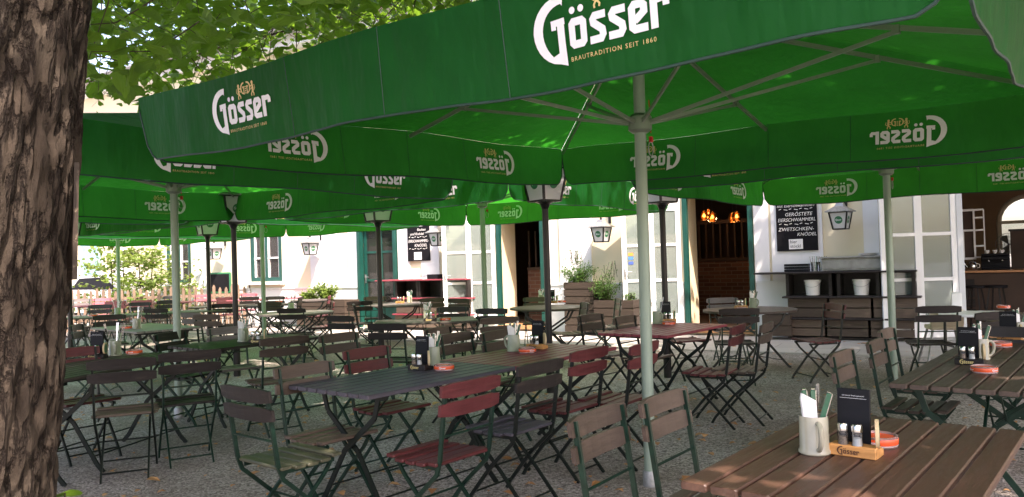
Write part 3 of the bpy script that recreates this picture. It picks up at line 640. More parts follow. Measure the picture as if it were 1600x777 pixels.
T8 = table('brown', (aty(1171, 485, 9.9).x, 9.9), 20, 'round brown table with striped top before the brick interior', True)
T9 = table('greentop', (-1.12, 9.75), 8, 'dark green-grey table in front of the white door and dark lamp post')
T10 = table('grey', (-2.15, 14.2), 10, 'round grey table in front of the closed green door', True)
T11 = table('grey', (aty(462, 490, 12.4).x, 12.4), 0, 'round grey table in front of the wooden planter on the left', True)
T12 = table('small', (aty(418, 475, 15.6).x, 15.6), 0, 'small round table under the thin pole near the green window', True)
T13 = table('small', (aty(484, 468, 17.2).x, 17.2), 0, 'small round table right in front of the left planter', True)
T14c = from_corner(327, 546, deg=52); T14 = table('dark', T14c, 52, 'dark slatted table with a green mug, right of the left parasol pole')
a15 = R(76); e15 = atz(262, 550, .75); T15c = (e15.x - .66 * cos(a15), e15.y - .66 * sin(a15)); T15 = table('greentop', T15c, 76, 'mossy dark table nearest to the tree trunk, with fork mug')
T15b = table('greentop', (T15c[0] - 1.28 * cos(a15), T15c[1] - 1.28 * sin(a15)), 76, 'mossy dark table half hidden by the trunk, foremost on the left')
T16 = table('long', (-4.85, 10.1), -42, 'grey-brown table left of the parasol pole with a white jug')
T17 = table('grey', (-7.0, 13.3), 28, 'long dark table behind the white jug table, left half'); T17b = table('grey', (-5.75, 14.0), 28, 'long dark table behind the white jug table, right half')
T18 = table('brown', (-5.9, 15.6), 20, 'table behind the left parasol pole in front of the red chairs')
T19 = table('pink', (-9.6, 18.1), 12, 'faded pink-red table left part, in front of the fence'); T19b = table('pink', (-8.33, 18.37), 12, 'faded pink-red table right part, in front of the fence')
T20 = table('pink', (-6.9, 18.7), 4, 'bright red table left of the lamp post, in front of the fence'); T20b = table('pink', (-5.6, 18.8), 4, 'bright red table right of the lamp post, in front of the fence')
T21 = table('brown', (aty(856, 477, 11.7).x, 11.7), 0, 'round grey-brown table behind the centre lamp post', True)
T6 = table('brown', (5.15, 7.55), 50, 'dark brown slatted table behind the right edge tables')
CH = {k: make_chair(*v) for k, v in {'brown': ('brown', 'brown'), 'red': ('red', 'red'), 'dark': ('dark', 'dark'), 'grey': ('grey', 'grey'), 'olive': ('olive', 'dark', ),
      'bgrey': ('brown', 'brown', 'bsteel'), 'slate': ('slate', 'dark', 'bsteel'), 'tan': ('tan', 'dark', 'bsteel'), 'redb': ('red', 'red', 'bsteel'), 'pink': ('pink', 'pink', 'bsteel')}.items()}
CG = 'folding slatted garden chairs'
def chair(kind, px, py, hd, label, Y=None, z=.862):
    """px, py: top centre of the backrest in the photo; hd: world direction the chair faces, degrees"""
    p = aty(px, py, Y) if Y else atz(px, py, z)
    a = R(hd); x_ = p.x + cos(a) * .255; y_ = p.y + sin(a) * .255
    return CH[kind]((x_, y_, 0), a - pi / 2, label, 'chair', CG)
A = D - 90      # facing right and towards the camera: the left side of a table
B = D + 90      # facing left and away: the right side of a table
chair('olive', 381, 604, D, 'chair with olive slatted seat and dark back at the left end of the blue-grey table')
chair('brown', 475, 568, A, 'brown chair at the left side of the blue-grey table, with wide backrest to the camera')
chair('red', 573, 543, A, 'red chair at the left side of the blue-grey table, next to the brown one')
chair('red', 738, 592, B, 'wine-red chair in the middle foreground, nearest on the right side of the blue-grey table')
chair('slate', 846, 564, B, 'dark chair with blue-grey seat between the two wine-red chairs in the foreground')
chair('redb', 922, 544, B, 'wine-red chair at the right side of the red table, left of the near pole')
chair('redb', 1008, 535, B + 4, 'wine-red chair partly hidden by the near parasol pole')
chair('brown', 932, 640, A + 4, 'nearest brown chair back left of the pole, at the bottom of the picture')
chair('brown', 1036, 624, A + 2, 'brown chair back in front of the near parasol pole', Y=3.33)
chair('redb', 1154, 507, B + 8, 'wine-red chair at the right end of the middle red table')
chair('bgrey', 1199, 504, B + 8, 'brown chair right behind the wine-red one beside the middle red table')
chair('redb', 1304, 474, 190, 'red chair standing sideways in front of the bar counter')
chair('brown', 1314, 549, A, 'brown chair nearest on the left side of the right edge table')
chair('brown', 1368, 531, A, 'brown chair in the middle of three on the left side of the right edge table')
chair('brown', 1384, 514, A, 'brown chair farthest of three beside the right edge table, touching the parasol pole')
chair('dark', 1466, 478, 80, 'dark chair facing the white high chair at the right')
chair('bgrey', 975, 487, A, 'brown chair on the left side of the middle red table, behind the pole', Y=7.9)
chair('bgrey', 922, 491, A - 5, 'grey-brown chair left of the middle red table', Y=8.3)
chair('bgrey', 914, 472, 190, 'brown chair at the round table behind the centre lamp post, right side', Y=10.6)
chair('grey', 967, 465, 185, 'pale grey chair beside the low planter and the sticker door', Y=11.4)
chair('brown', 838, 466, 265, 'brown chair behind the round table at the brick doorway', Y=12.6)
chair('grey', 1128, 464, 270, 'pale grey chair behind the round striped table', Y=10.7)
chair('dark', 1155, 488, 85, 'black chair in front of the round striped table', Y=8.5)
st = make_chair('red', 'red', 'bsteel', False)((aty(1075, 530, 9.2).x, 9.2, 0), R(200), 'red folding stool behind the middle red table', 'stool')
chair('brown', 712, 520, A, 'brown chair on the far side of the red table, left of two')
chair('bgrey', 684, 523, A + 10, 'brown chair half hidden behind the menu card of the blue-grey table', Y=7.2)
chair('brown', 773, 517, A + 6, 'brown chair on the far side of the red table, right of two')
chair('bgrey', 781, 493, 110, 'brown chair between the dark table and the centre lamp post', Y=8.3)
chair('dark', 768, 481, 250, 'black chair behind the green-grey table, right of the thin pole', Y=9.9)
chair('dark', 707, 481, 268, 'black chair behind the green-grey table, before the white door', Y=10.6)
chair('dark', 604, 511, 72, 'dark chair in front of the green-grey table with its back to the camera', Y=7.9)
chair('bgrey', 675, 462, 92, 'brown chair before the left crate counter', Y=13.6)
chair('bgrey', 716, 467, 60, 'brown chair turned sideways behind the white door leaf', Y=13.0)
chair('dark', 562, 474, 100, 'black chair by the round table at the green door', Y=13.2)
chair('slate', 553, 481, 10, 'blue-grey chair left of the round table at the green door', Y=12.2)
chair('dark', 531, 495, 60, 'dark chair between the left round table and the green-grey table', Y=9.4)
chair('brown', 529, 520, A, 'dark brown chair behind the red chair of the blue-grey table', Y=6.9)
chair('brown', 445, 526, B - 12, 'dark brown chair on the right side of the dark mug table')
chair('dark', 297, 548, B - 20, 'black chair with weathered seat in front of the left parasol pole')
chair('tan', 190, 560, 112, 'black chair with light weathered seat nearest on the left, before the mossy table')
chair('redb', 110, 536, A, 'purple-brown chair beside the tree trunk with a long pale seat', Y=6.3)
chair('dark', 266, 519, A + 20, 'dark grey chair between the white jug table and the mossy table', Y=7.6)
chair('grey', 355, 510, A - 10, 'grey chair behind the dark mug table with pale seat', Y=8.1)
chair('bgrey', 322, 491, 72, 'dark brown chair right behind the left parasol pole', Y=10.6)
chair('grey', 298, 492, 60, 'grey chair half behind the left parasol pole', Y=11.2)
chair('dark', 171, 490, -58, 'black chair behind the white jug table', Y=11.3)
chair('dark', 119, 510, 10, 'black chair at the left end of the white jug table', Y=9.3)
chair('dark', 78, 512, 20, 'black chair seen just right of the trunk, left of the white jug table', Y=9.5)
chair('bgrey', 98, 485, 70, 'brown chair just right of the trunk behind the long dark table', Y=14.6)
chair('dark', 157, 482, -80, 'dark chair behind the long dark table, far left', Y=15.2)
chair('dark', 219, 477, -80, 'dark chair behind the long dark table, in the middle', Y=15.8)
chair('dark', 262, 475, -80, 'dark chair behind the long dark table, beside the parasol pole', Y=16.4)
chair('dark', 243, 484, 80, 'dark chair in front of the long dark table, right of the white jug', Y=12.8)
chair('pink', 180, 471, 100, 'red chair in front of the pink table behind the small jug', Y=16.9)
chair('pink', 221, 468, 100, 'red chair in front of the pink table, right end', Y=17.0)
chair('pink', 160, 464, -80, 'red chair behind the pink table, against the fence', Y=19.4)
chair('grey', 128, 464, -80, 'faded grey chair behind the pink table at its left end', Y=19.3)
chair('grey', 268, 458, -90, 'faded pinkish chair against the fence left of the parasol pole', Y=19.5)
chair('pink', 317, 453, -90, 'bright red chair behind the red table, against the fence', Y=19.7)
chair('pink', 353, 461, 95, 'bright red chair in front of the red table, left of the lamp post', Y=17.3)
chair('pink', 389, 455, -90, 'bright red chair behind the red table, next to the gate post', Y=19.6)
chair('dark', 389, 463, 90, 'dark chair in front of the bright red chair, right of the lamp post', Y=17.0)
chair('dark', 348, 477, 80, 'dark chair in front of the left lamp post table', Y=13.9)
chair('bgrey', 430, 460, -95, 'brown chair behind the small round table near the window', Y=16.8)
chair('bgrey', 421, 477, 88, 'brown chair in front of the small round table, by the thin pole', Y=14.0)
chair('dark', 455, 489, 85, 'black chair in front of the left round table', Y=11.5)
chair('bgrey', 470, 468, 185, 'dark chair left of the red chair at the planter', Y=16.0)
chair('pink', 515, 462, 188, 'red chair standing in front of the left wooden planter', Y=16.2)
chair('redb', 520, 484, 200, 'red-brown chair tucked at the right of the left round table', Y=13.2)
chair('bgrey', 586, 467, -80, 'brown chair behind the round table, before the green door', Y=15.0)
chair('dark', 1592, 560, 230, 'dark chair on the right side of the joined right edge tables', Y=5.6)
chair('dark', 1558, 500, 100, 'dark chair tucked at the back brown table on the far right', Y=7.0)
# high chair, white plastic
hc = empty('high_chair', (aty(1474, 500, 8.75).x, 8.75, 0), R(165)); tag(hc, 'white and beige plastic high chair with splayed grey legs before the bar', 'high chair')
f = MB(); f.cbox((0, 0, .56), (.34, .30, .05), .02); f.cbox((0, .13, .67), (.34, .04, .20), .015); f.build('seat', M['beige'], hc)
f = MB(); f.cbox((-.1, .16, .86), (.10, .03, .20), .015); f.build('backrest', M['whitep'], hc); f = MB(); f.cbox((0, -.20, .72), (.40, .22, .03), .012); f.build('tray', M['whitep'], hc)
for i in (-1, 1):
    for j in (-1, 1): f = MB(); f.tube([(i * .14, j * .11, .54), (i * .26, j * .25, 0)], .014, 8); f.build('leg', M['galv'], hc)
# white side table
ws = empty('side_table', (aty(1518, 485, 8.3).x, 8.3, 0), R(-30)); tag(ws, 'small white topped table beside the high chair', 'table'); f = MB(); f.cbox((0, 0, .735), (.62, .6, .03), .008); f.build('tabletop', M['whitep'], ws)
for i in (-1, 1):
    for j in (-1, 1): f = MB(); f.tube([(i * .25, j * .25, .72), (i * .27, j * .27, 0)], .014, 8); f.build('leg', M['bsteel'], ws)

# ------------------------------------------------------------------ table settings
def p_mug(mat):
    def fn():
        r = empty('stoneware_mug'); b_ = MB(); b_.lathe([(.050, 0), (.054, .004), (.054, .012), (.049, .018), (.0485, .125), (.046, .132), (.043, .130), (.042, .02), (.0, .016)], 24); b_.build('body', M[mat], r, True)
        h = MB(); h.tube([(.044, 0, .112), (.068, 0, .114), (.086, 0, .098), (.088, 0, .070), (.080, 0, .042), (.062, 0, .024), (.046, 0, .022)], [.008, .009, .0095, .0095, .009, .008, .008], 8); h.build('handle', M[mat], r, True); return r
    return Proto(fn)
def p_knife():
    r = empty('knife'); f = MB(); f.cbox((0, 0, .05), (.010, .002, .11), .001); f.build('blade', M['cut'], r)
    h = MB(); h.cbox((0, 0, .155), (.017, .009, .10), .004); h.build('handle', M['handle'], r); g_ = MB(); g_.cbox((.0095, 0, .155), (.003, .010, .10), .001); g_.cbox((0, 0, .207), (.016, .010, .006), .002); g_.build('trim', M['cut'], r); return r
def p_fork():
    r = empty('fork'); f = MB(); f.cbox((0, 0, .14), (.007, .003, .14), .001); f.cbox((0, 0, .215), (.017, .003, .03), .001)
    for i in (-1, 0, 1): f.box((i * .007, 0, .25), (.003, .002, .045))
    f.build('blade', M['cut'], r); return r
def p_napkin():
    r = empty('napkin'); f = MB(); f.prism([(-.032, 0), (.03, 0), (.034, .10), (-.03, .14), (-.036, .12)], -.006, .006, Matrix.Rotation(R(90), 4, 'X')); f.add([(-.03, -.008, 0), (.0, -.014, 0), (.032, -.008, 0), (.03, -.008, .095), (.0, -.012, .11), (-.032, -.008, .13)], [(0, 1, 4, 5), (1, 2, 3, 4)]); f.build('folded_paper', M['paper'], r); return r
def p_holder(dark):
    def fn():
        r = empty('condiment_holder'); mt = 'dark' if dark else 'holder'; f = MB(); f.cbox((0, 0, .019), (.155, .062, .038), .003); f.cbox((0, .043, .013), (.155, .026, .026), .003); f.build('block', M[mt], r)
        k = .0155; l = MB(); l.add([((x_ * k * .9 - .012), -.0325, .018 + y_ * k * .85) for x_, y_, _ in LW.v], LW.f); l.build('lettering', M['engrave' if not dark else 'loggold'], r)
        return r
    return Proto(fn)
def p_shaker(fill):
    def fn():
        r = empty('shaker'); f = MB(); f.lathe([(.0185, 0), (.019, .01), (.0165, .026), (.019, .042), (.017, .056)], 14); f.build('glass_body', M['clear'], r, True)
        g_ = MB(); g_.lathe([(.0165, .002), (.0165, .010), (.0145, .026), (.0145, .034)], 12); g_.build('filling', M[fill], r, True); c = MB(); c.lathe([(.0185, .055), (.0185, .074), (.014, .080), (0, .081)], 14); c.build('lid', M['cut'], r, True); return r
    return Proto(fn)
MT = text_mesh('wie immer frisch gemacht!', .0125, 'CENTER')
def p_menu():
    r = empty('menu_card'); f = MB(); f.cbox((0, 0, .098), (.108, .006, .196), .002); f.cbox((0, .012, .098), (.106, .004, .194), .002); f.build('card', M['menu'], r)
    l = MB(); l.add([(x_ * .56, -.0045, .170 + y_ * .52) for x_, y_, _ in MT[0]], MT[1]); l.box((0, -.0045, .163), (.09, .0006, .0009)); l.build('lettering', M['logowhite'], r); return r
def p_coaster():
    r = empty('coaster'); f = MB(); f.lathe([(.05, 0), (.05, .012), (0, .012)], 24, M=Matrix.Translation((0, 0, .05)) @ Matrix.Rotation(R(90), 4, 'Y')); f.build('card_disc', M['beermat'], r, True)
    g_ = MB(); g_.lathe([(.0, .0125), (.04, .0125), (.04, .0135), (0, .0135)], 20, M=Matrix.Translation((0, 0, .05)) @ Matrix.Rotation(R(90), 4, 'Y')); g_.build('print', M['gsignal'], r); return r
def p_ash():
    r = empty('ashtray'); f = MB(); f.lathe([(.066, 0), (.068, .004), (.0665, .010)], 28); f.lathe([(.0665, .028), (.068, .036), (.062, .038), (.056, .022), (.045, .012), (0, .011)], 28); f.build('glass_dish', M['ashglass'], r, True)
    g_ = MB(); g_.lathe([(.0672, .009), (.0680, .011), (.0680, .028), (.0668, .030)], 28); g_.build('red_band', M['redplastic'], r, True)
    l = MB()
    for a0 in (0, 2.09, 4.19):
        k = .0085; l.add([(.0686 * cos(a0 + x_ * k / .0686), .0686 * sin(a0 + x_ * k / .0686), .018 + y_ * k * .8) for x_, y_, _ in LW.v], LW.f)
    l.build('lettering', M['logowhite'], r); return r
M['ashglass'] = glass_mat('frosted_pink_glass', (.95, .8, .78), .15, .35, (.8, .55, .5))
PM = {'stone': p_mug('stone'), 'moss': p_mug('mossstone')}; PK = Proto(p_knife); PF = Proto(p_fork); PN = Proto(p_napkin); PH = {0: p_holder(False)if False else p_holder(False), 1: p_holder(True)}
PSa, PPe = p_shaker('salt'), p_shaker('pepper'); PMe = Proto(p_menu); PCo = Proto(p_coaster); PA = Proto(p_ash)
ZT0 = .7485
def lean(o, rx, ry, rz): o.rotation_euler = (rx, ry, rz)
def setting(td, mug=None, holder=None, ash=None, moss=False, dark=False, menu=True, forks=False, rz=0., hr=0., plain_=False, napkin=True):
    if mug:
        p = atz(*mug, ZT0); PM['moss' if moss else 'stone'](p, R(-60) + rz, ('grey-green' if moss else 'cream') + ' stoneware mug of cutlery on the ' + td, 'mug', 'stoneware cutlery mugs')
        b_ = p + Vector((0, 0, .014)); 
        if forks:
            for i, (dx, dy, rx, ry) in enumerate(((-.02, 0, .1, -.2), (.0, .01, -.15, .05), (.02, 0, .05, .22), (.01, -.01, .2, .12))):
                o = PF(b_ + Vector((dx, dy, 0)), 0, 'dark fork in mug on the ' + td, 'fork', 'cutlery in the mug on the ' + td); lean(o, rx, ry, .3 * i)
        else:
            if napkin: o = PN(b_ + Vector((-.012, -.004, .085)), R(5), 'white napkin in the mug on the ' + td, 'napkin'); lean(o, .0, -.06, .2); o.scale = (.82, .82, .82)
            for i, (dx, dy, rx, ry, ww) in enumerate(((-.010, .010, -.05, -.06, 'upright'), (.002, .002, -.08, .04, 'middle'), (-.006, -.004, .02, .30, 'tilted right'))):
                o = PK(b_ + Vector((dx, dy, 0)), 0, '%s green-handled knife on the %s' % (ww, td), 'knife', 'cutlery in the mug on the ' + td); lean(o, rx, ry, .3 - .2 * i)
            o = PF(b_ + Vector((.012, .014, -.05)), 0, 'steel fork on the ' + td, 'fork'); lean(o, -.05, .15, .6)
    if holder:
        p = atz(*holder, ZT0); a = hr; c, s_ = cos(a), sin(a)
        def L(x_, y_, z_): return p + Vector((x_ * c - y_ * s_, x_ * s_ + y_ * c, z_))
        PH[1 if dark else 0](p, a, ('dark' if dark else 'light') + ' wooden condiment holder on the ' + td, 'condiment holder', 'wooden condiment holders')
        PPe(L(-.035, -.008, .030), a, 'pepper shaker on the ' + td, 'shaker', 'salt and pepper shakers'); PSa(L(.012, -.008, .030), a, 'salt shaker on the ' + td, 'shaker', 'salt and pepper shakers')
        if menu: o = PMe(L(-.015, .038, .025), a, 'black menu card on the ' + td, 'menu card', 'black menu cards'); o.rotation_euler = (R(-4), 0, a)
        PCo(L(.062, .02, .028), R(-24) if holder[0] > 1000 else R(10), 'round coaster on the ' + td, 'coaster', 'cardboard coasters')
    if ash:
        p = atz(*ash, ZT0); PA(p, random.random() * 6, 'round red-banded ashtray on the ' + td, 'ashtray', 'red-banded ashtrays')
setting('nearest brown table', (1273, 708), (1336, 712), (1372, 695), hr=R(-42), rz=R(-36))
setting('right edge table', (1532, 562), (1516, 570), (1538, 582), dark=True, hr=R(-42), rz=R(60))
setting('joined table behind the right edge table', (1592, 530), (1578, 534), (1564, 542), hr=R(-42), rz=R(60))
setting('blue-grey table', (677, 571), (655, 578), (694, 578), moss=True, dark=True, hr=R(-36), rz=R(200))
setting('red table joined to the blue-grey one', (803, 549), (838, 545), (824, 551), moss=True, hr=R(-36), rz=R(200))
setting('middle red table by the near pole', (1027, 506), (1045, 504), (1045, 508), moss=True, hr=R(5), forks=True)
setting('round striped table', (1177, 481), (1158, 482), (1158, 485), moss=True, menu=False)
setting('dark green-grey table by the lamp post', (668, 501), (672, 502), (696, 501), moss=True, dark=True, menu=False)
setting('dark table beside the left parasol pole', (380, 534), (402, 536), (418, 534), moss=True, dark=True, menu=False)
setting('mossy table near the trunk', (180, 556), (150, 560), (210, 553), moss=True, dark=True, forks=True)
setting('white jug table', (214, 514), None, (198, 514), moss=False, forks=True)
setting('long dark table at the left', (184, 493), None, (146, 495), moss=True, forks=True)
setting('round table behind the centre lamp post', (846, 473), (864, 474), (878, 473), menu=True, dark=False)
setting('left round table', (455, 486), None, None, moss=True, forks=True)
setting('round table at the green door', (640, 473), (625, 474), None, menu=False)
setting('dark brown back table at the right', None, None, (1568, 482))
setting('small round table under the thin pole', None, None, (436, 473))

# ------------------------------------------------------------------ lamp posts and wall lanterns
def lantern_parts(r, z0, wt=.18, wb=.125, h=.36, cap=.065):
    fr_ = MB(); cs = [(-1, -1), (1, -1), (1, 1), (-1, 1)]
    for i in range(4):
        a = cs[i]; b_ = cs[(i + 1) % 4]
        fr_.bar((a[0] * wb, a[1] * wb, z0), (a[0] * wt, a[1] * wt, z0 + h), .022, .022)
        for z, w_ in ((z0, wb), (z0 + h, wt)): fr_.bar((a[0] * w_, a[1] * w_, z), (b_[0] * w_, b_[1] * w_, z), .02, .02, Vector((0, 0, 1)))
    fr_.build('lantern_frame', M['black'], r)
    for i in range(4):
        a = cs[i]; b_ = cs[(i + 1) % 4]; p = MB(); k = .97
        q = [Vector((a[0] * wb * k, a[1] * wb * k, z0 + .005)), Vector((b_[0] * wb * k, b_[1] * wb * k, z0 + .005)), Vector((b_[0] * wt * k, b_[1] * wt * k, z0 + h - .005)), Vector((a[0] * wt * k, a[1] * wt * k, z0 + h - .005))]
        p.add(q, [(0, 1, 2, 3)]); pn = p.build('pane', M['milk'], r)
        c = (q[0] + q[1] + q[2] + q[3]) / 4; ex = (q[1] - q[0]).normalized(); ez = ((q[3] + q[2]) / 2 - (q[0] + q[1]) / 2).normalized(); nn_ = ex.cross(ez).normalized()
        d = MB(); d.add([c + nn_ * .004 + ex * (.062 * cos(t_)) + ez * (.062 * sin(t_)) + ez * .01 for t_ in [2 * pi * j / 20 for j in range(20)]], [tuple(range(20))]); d.build('round_badge', M['gsignal'], pn)
        l = MB(); k2 = .0175; l.add([c + nn_ * .006 + ex * ((x_ - .0) * k2) + ez * (y_ * k2 + .01) for x_, y_, _ in LW.v], LW.f); l.build('lettering', M['logowhite'], pn)
    t_ = MB(); zt = z0 + h; w2 = wt + cap; vs = [(sx * w2, sy * w2, zt + .005) for sx, sy in cs] + [(sx * w2, sy * w2, zt + .02) for sx, sy in cs] + [(sx * .07, sy * .07, zt + .10) for sx, sy in cs] + [(sx * .05, sy * .05, zt + .15) for sx, sy in cs]
    fs = [(3, 2, 1, 0), (12, 13, 14, 15)]
    for a in range(3):
        for i in range(4): j = (i + 1) % 4; fs.append((a * 4 + i, a * 4 + j, a * 4 + 4 + j, a * 4 + 4 + i))
    t_.add(vs, fs); t_.build('lantern_roof', M['galv'], r)
    f = MB(); f.lathe([(.02, zt + .15), (.03, zt + .17), (.012, zt + .19), (.03, zt + .21), (.03, zt + .23), (.0, zt + .26)], 10); f.build('finial', M['black'], r, True)
def make_post():
    r = empty('lamp_post'); p = MB(); p.tube([(0, 0, 0), (0, 0, .5)], .048, 14); p.tube([(0, 0, .5), (0, 0, 2.10)], .036, 14); p.lathe([(.036, 2.02), (.06, 2.08), (.11, 2.10)], 12); p.build('post', M['black'], r, True)
    lantern_parts(r, 2.11); return r
PP = Proto(make_post)
for px, py, Y, rz, lb in ((854, 400, 8.5, 40, 'black lamp post with white milk glass lantern between the two front canopies, centre'), (366, 400, 10.6, 40, 'black lamp post right of the left parasol pole'),
                          (1037, 400, 9.3, 30, 'black lamp post in front of the sticker door, behind the near pole'), (592, 400, 11.3, 40, 'black lamp post in front of the closed green door'),
                          (325, 400, 13.9, 40, 'thin looking black lamp post in front of the far left wall lantern'), (108, 400, 12.6, 40, 'black lamp post just right of the tree trunk')):
    PP((aty(px, py, Y).x, Y, 0), R(rz), lb, 'lamp post', 'black lamp posts with milk glass lanterns')
def make_wall_lantern():
    r = empty('wall_lantern'); lantern_parts(r, 0, .140, .095, .27, .05); b_ = MB(); b_.box((0, .32, .56), (.05, .03, .42)); b_.tube([(0, .32, .60), (0, .1, .62), (0, 0, .58), (0, 0, .50)], .012, 8)
    b_.tube([(0, .12 + .06 * cos(a), .54 + .06 * sin(a)) for a in [i * pi / 6 for i in range(11)]], .007, 6); b_.build('bracket', M['black'], r); return r
WLn = Proto(make_wall_lantern)
for px, py, lb in ((1314, 358, 'wall lantern right of the big chalkboard'), (940, 378, 'wall lantern left of the sticker door'), (684, 384, 'wall lantern in front of the left chalkboard, half behind the door leaf'),
                   (485, 398, 'wall lantern on the sunlit wall above the left planter'), (335, 405, 'wall lantern on the sunlit wall left of the green window')):
    x_ = fx(px, -.35, py); p = fpt(x_, -.35); z = aty(px, py, p.y).z; WLn((p.x, p.y, z), FA + R(-8), 'white and grey ' + lb, 'wall lantern', 'wall lanterns on the inn')

# ------------------------------------------------------------------ chalkboards
def board(a, b_, z0, z1, lines, note, label):
    r = empty('chalkboard', fpt((a + b_) / 2, -.05), FA); tag(r, label, 'chalkboard', 'chalkboard menus'); w_ = b_ - a
    f = MB(); f.box((0, 0, (z0 + z1) / 2), (w_, .025, z1 - z0)); f.build('panel', M['slateboard'], r)
    K_ = .98; z = z0 + .215 + sum((.065 if q_[0] == '~' else q_[1] * 1.12) * K_ for q_ in lines)
    lines = [(q_[0], q_[1] * K_, q_[2]) for q_ in lines]
    for tx, sz, off in lines:
        l = MB()
        if tx == '~':
            n_ = 7
            for i in range(n_): xx = -w_ * .38 + i * w_ * .76 / (n_ - 1); l.bar((xx - .03, -.0155, z), (xx + .01 + .02 * (i % 2), -.0155, z + .012 * (-1) ** i), .002, .010, Vector((0, 1, 0)))
            z -= .065
        else:
            vs, fs = text_mesh(tx, sz, 'CENTER'); hw_ = max(abs(v_[0]) for v_ in vs); kx = min(1, (w_ * .46) / hw_); l.add([(v_[0] * kx + v_[1] * .22 + off * (w_ / 2 - hw_ * kx) , -.0155, z - sz * .6 + v_[1]) for v_ in vs], fs)
            z -= sz * 1.12
        l.build('chalk_writing', M['chalk'], r)
    n_ = MB(); n_.box((-.02, -.016, z0 + .115), (w_ * .34, .006, .17)); no = n_.build('paper_note', M['paper'], r)
    q = MB()
    for k, tx in enumerate(note.split()):
        vs, fs = text_mesh(tx, .08, 'LEFT'); q.add([(v_[0] * .9 - w_ * .17, -.021, z0 + .13 - k * .075 + v_[1]) for v_ in vs], fs)
    q.build('lettering', M['menu'], no)
def zat(px, py, off=0): p = fpt(fx(px, off, py), off); return aty(px, py, p.y).z
board(fx(1217), fx(1281), zat(1250, 392), zat(1250, 392) + 1.12, (('HEUTE', .10, 0), ('SCHWEINSMEDAILLON', .085, 0), ('mit Eierschwammerl', .075, -.3), ('~', 0, 0), ('GERÖSTETE', .085, .3), ('EIERSCHWAMMERL', .085, 0), ('~', 0, 0), ('ZWETSCHKEN-', .085, -.3), ('KNÖDEL', .08, .9)), 'hier stöckl', 'tall black chalkboard menu above the right counter')
board(fx(641), fx(675), zat(658, 408), zat(658, 408) + 1.15, (('SCHWEINSBRATEN', .095, 0), ('~', 0, 0), ('SOMMER-', .09, -.3), ('flocken', .085, .5), ('und Knödel', .085, -.3), ('~', 0, 0), ('EIERSCHWAMMERL-', .09, 0), ('KNÖDEL', .09, .5), ('~', 0, 0)), 'hier stöckl', 'narrow black chalkboard menu above the left crate counter')

# ------------------------------------------------------------------ counters of crates
def crate(mb, c, d, M_=None, n=3, open_=False):
    x, y, z = d
    h = z / n
    for i in range(n):
        zz = c[2] - z / 2 + h * (i + .5)
        if not open_: mb.box((c[0], c[1] - y / 2 + .008, zz), (x, .016, h - .018))
        mb.box((c[0], c[1] + y / 2 - .008, zz), (x, .016, h - .018))
        for s_ in (-1, 1): mb.box((c[0] + s_ * (x / 2 - .009), c[1], zz), (.016, y - .034, h - .018))
    for s_ in (-1, 1):
        for q in (-1, 1): mb.box((c[0] + s_ * (x / 2 - .03), c[1] + q * (y / 2 - .03), c[2]), (.026, .026, z - .01))
def counter(a, b_, depth, label, mtop, lower_n, y_=-.03, uppers=None):
    r = empty('crate_counter', fpt(a, y_), FA); tag(r, label, 'counter'); L = b_ - a; yc = -depth / 2 - .03
    for z, nm, d2 in ((1.12, 'shelf', depth + .12), (.72, 'shelf', depth + .08), (.37, 'shelf', depth + .05)):
        f = MB(); f.cbox((L / 2 - (.25 if z > 1 else 0), yc - .02, z), (L + (.5 if z > 1 else .1), d2, .028), .006); f.build(nm, M[mtop], r)
    n = lower_n
    for bounds, z0, z1, op, k, mt in ((uppers or [(L * q / n, L * (q + 1) / n) for q in range(n)], .735, 1.105, True, 1, 'dark'), ([(L * q / n + .02, L * (q + 1) / n - .01) for q in range(n)], .385, .705, False, 2, 'crate2'), ([(L * q / n - .03, L * (q + 1) / n - .06) for q in range(n)], .08, .355, False, 2, 'crate2')):
        for q0, q1 in bounds:
            f = MB(); w_ = q1 - q0
            if op:
                for sx in (q0 + .03, q1 - .03): f.box((sx, yc, (z0 + z1) / 2), (.05, depth - .04, z1 - z0))
                f.box(((q0 + q1) / 2, yc + depth / 2 - .04, (z0 + z1) / 2), (w_ - .12, .015, z1 - z0)); f.box(((q0 + q1) / 2, yc, z0 + .006), (w_ - .12, depth - .1, .012)); f.box(((q0 + q1) / 2, yc, z1 - .006), (w_ - .12, depth - .1, .012))
            else: crate(f, ((q0 + q1) / 2, yc, (z0 + z1) / 2), (w_ - .012, depth - .04, z1 - z0), None, k, op)
            f.build('crate', M[mt], r)
    bk_ = MB(); bk_.box((L / 2, yc + depth / 2 - .005, .6), (L, .012, .98)); bk_.box((L / 2, yc, .385 - .33), (L, depth - .1, .02)); bk_.build('back_panel', M['dark'], r)
    return r
ca, cb = fx(1226, -.5), fx(1376, -.5); f1, f2, f3 = fx(1299, -.5) - ca, fx(1306, -.5) - ca, cb - ca
ctr = counter(ca, cb + .5, .42, 'bar counter of dark wooden crates with two white buckets, right of the brick doorway', 'dark', 3, uppers=[(0, f1), (f2, f3 - .02), (f3, f3 + .48)])
ca2, cb2 = fx(616, -.45), fx(730, -.45); counter(ca2, cb2, .4, 'crate counter with red shelves under the left chalkboard', 'redtop', 3)
def on(px, py, off, z): p = fpt(fx(px, off, py), off); return Vector((p.x, p.y, z))
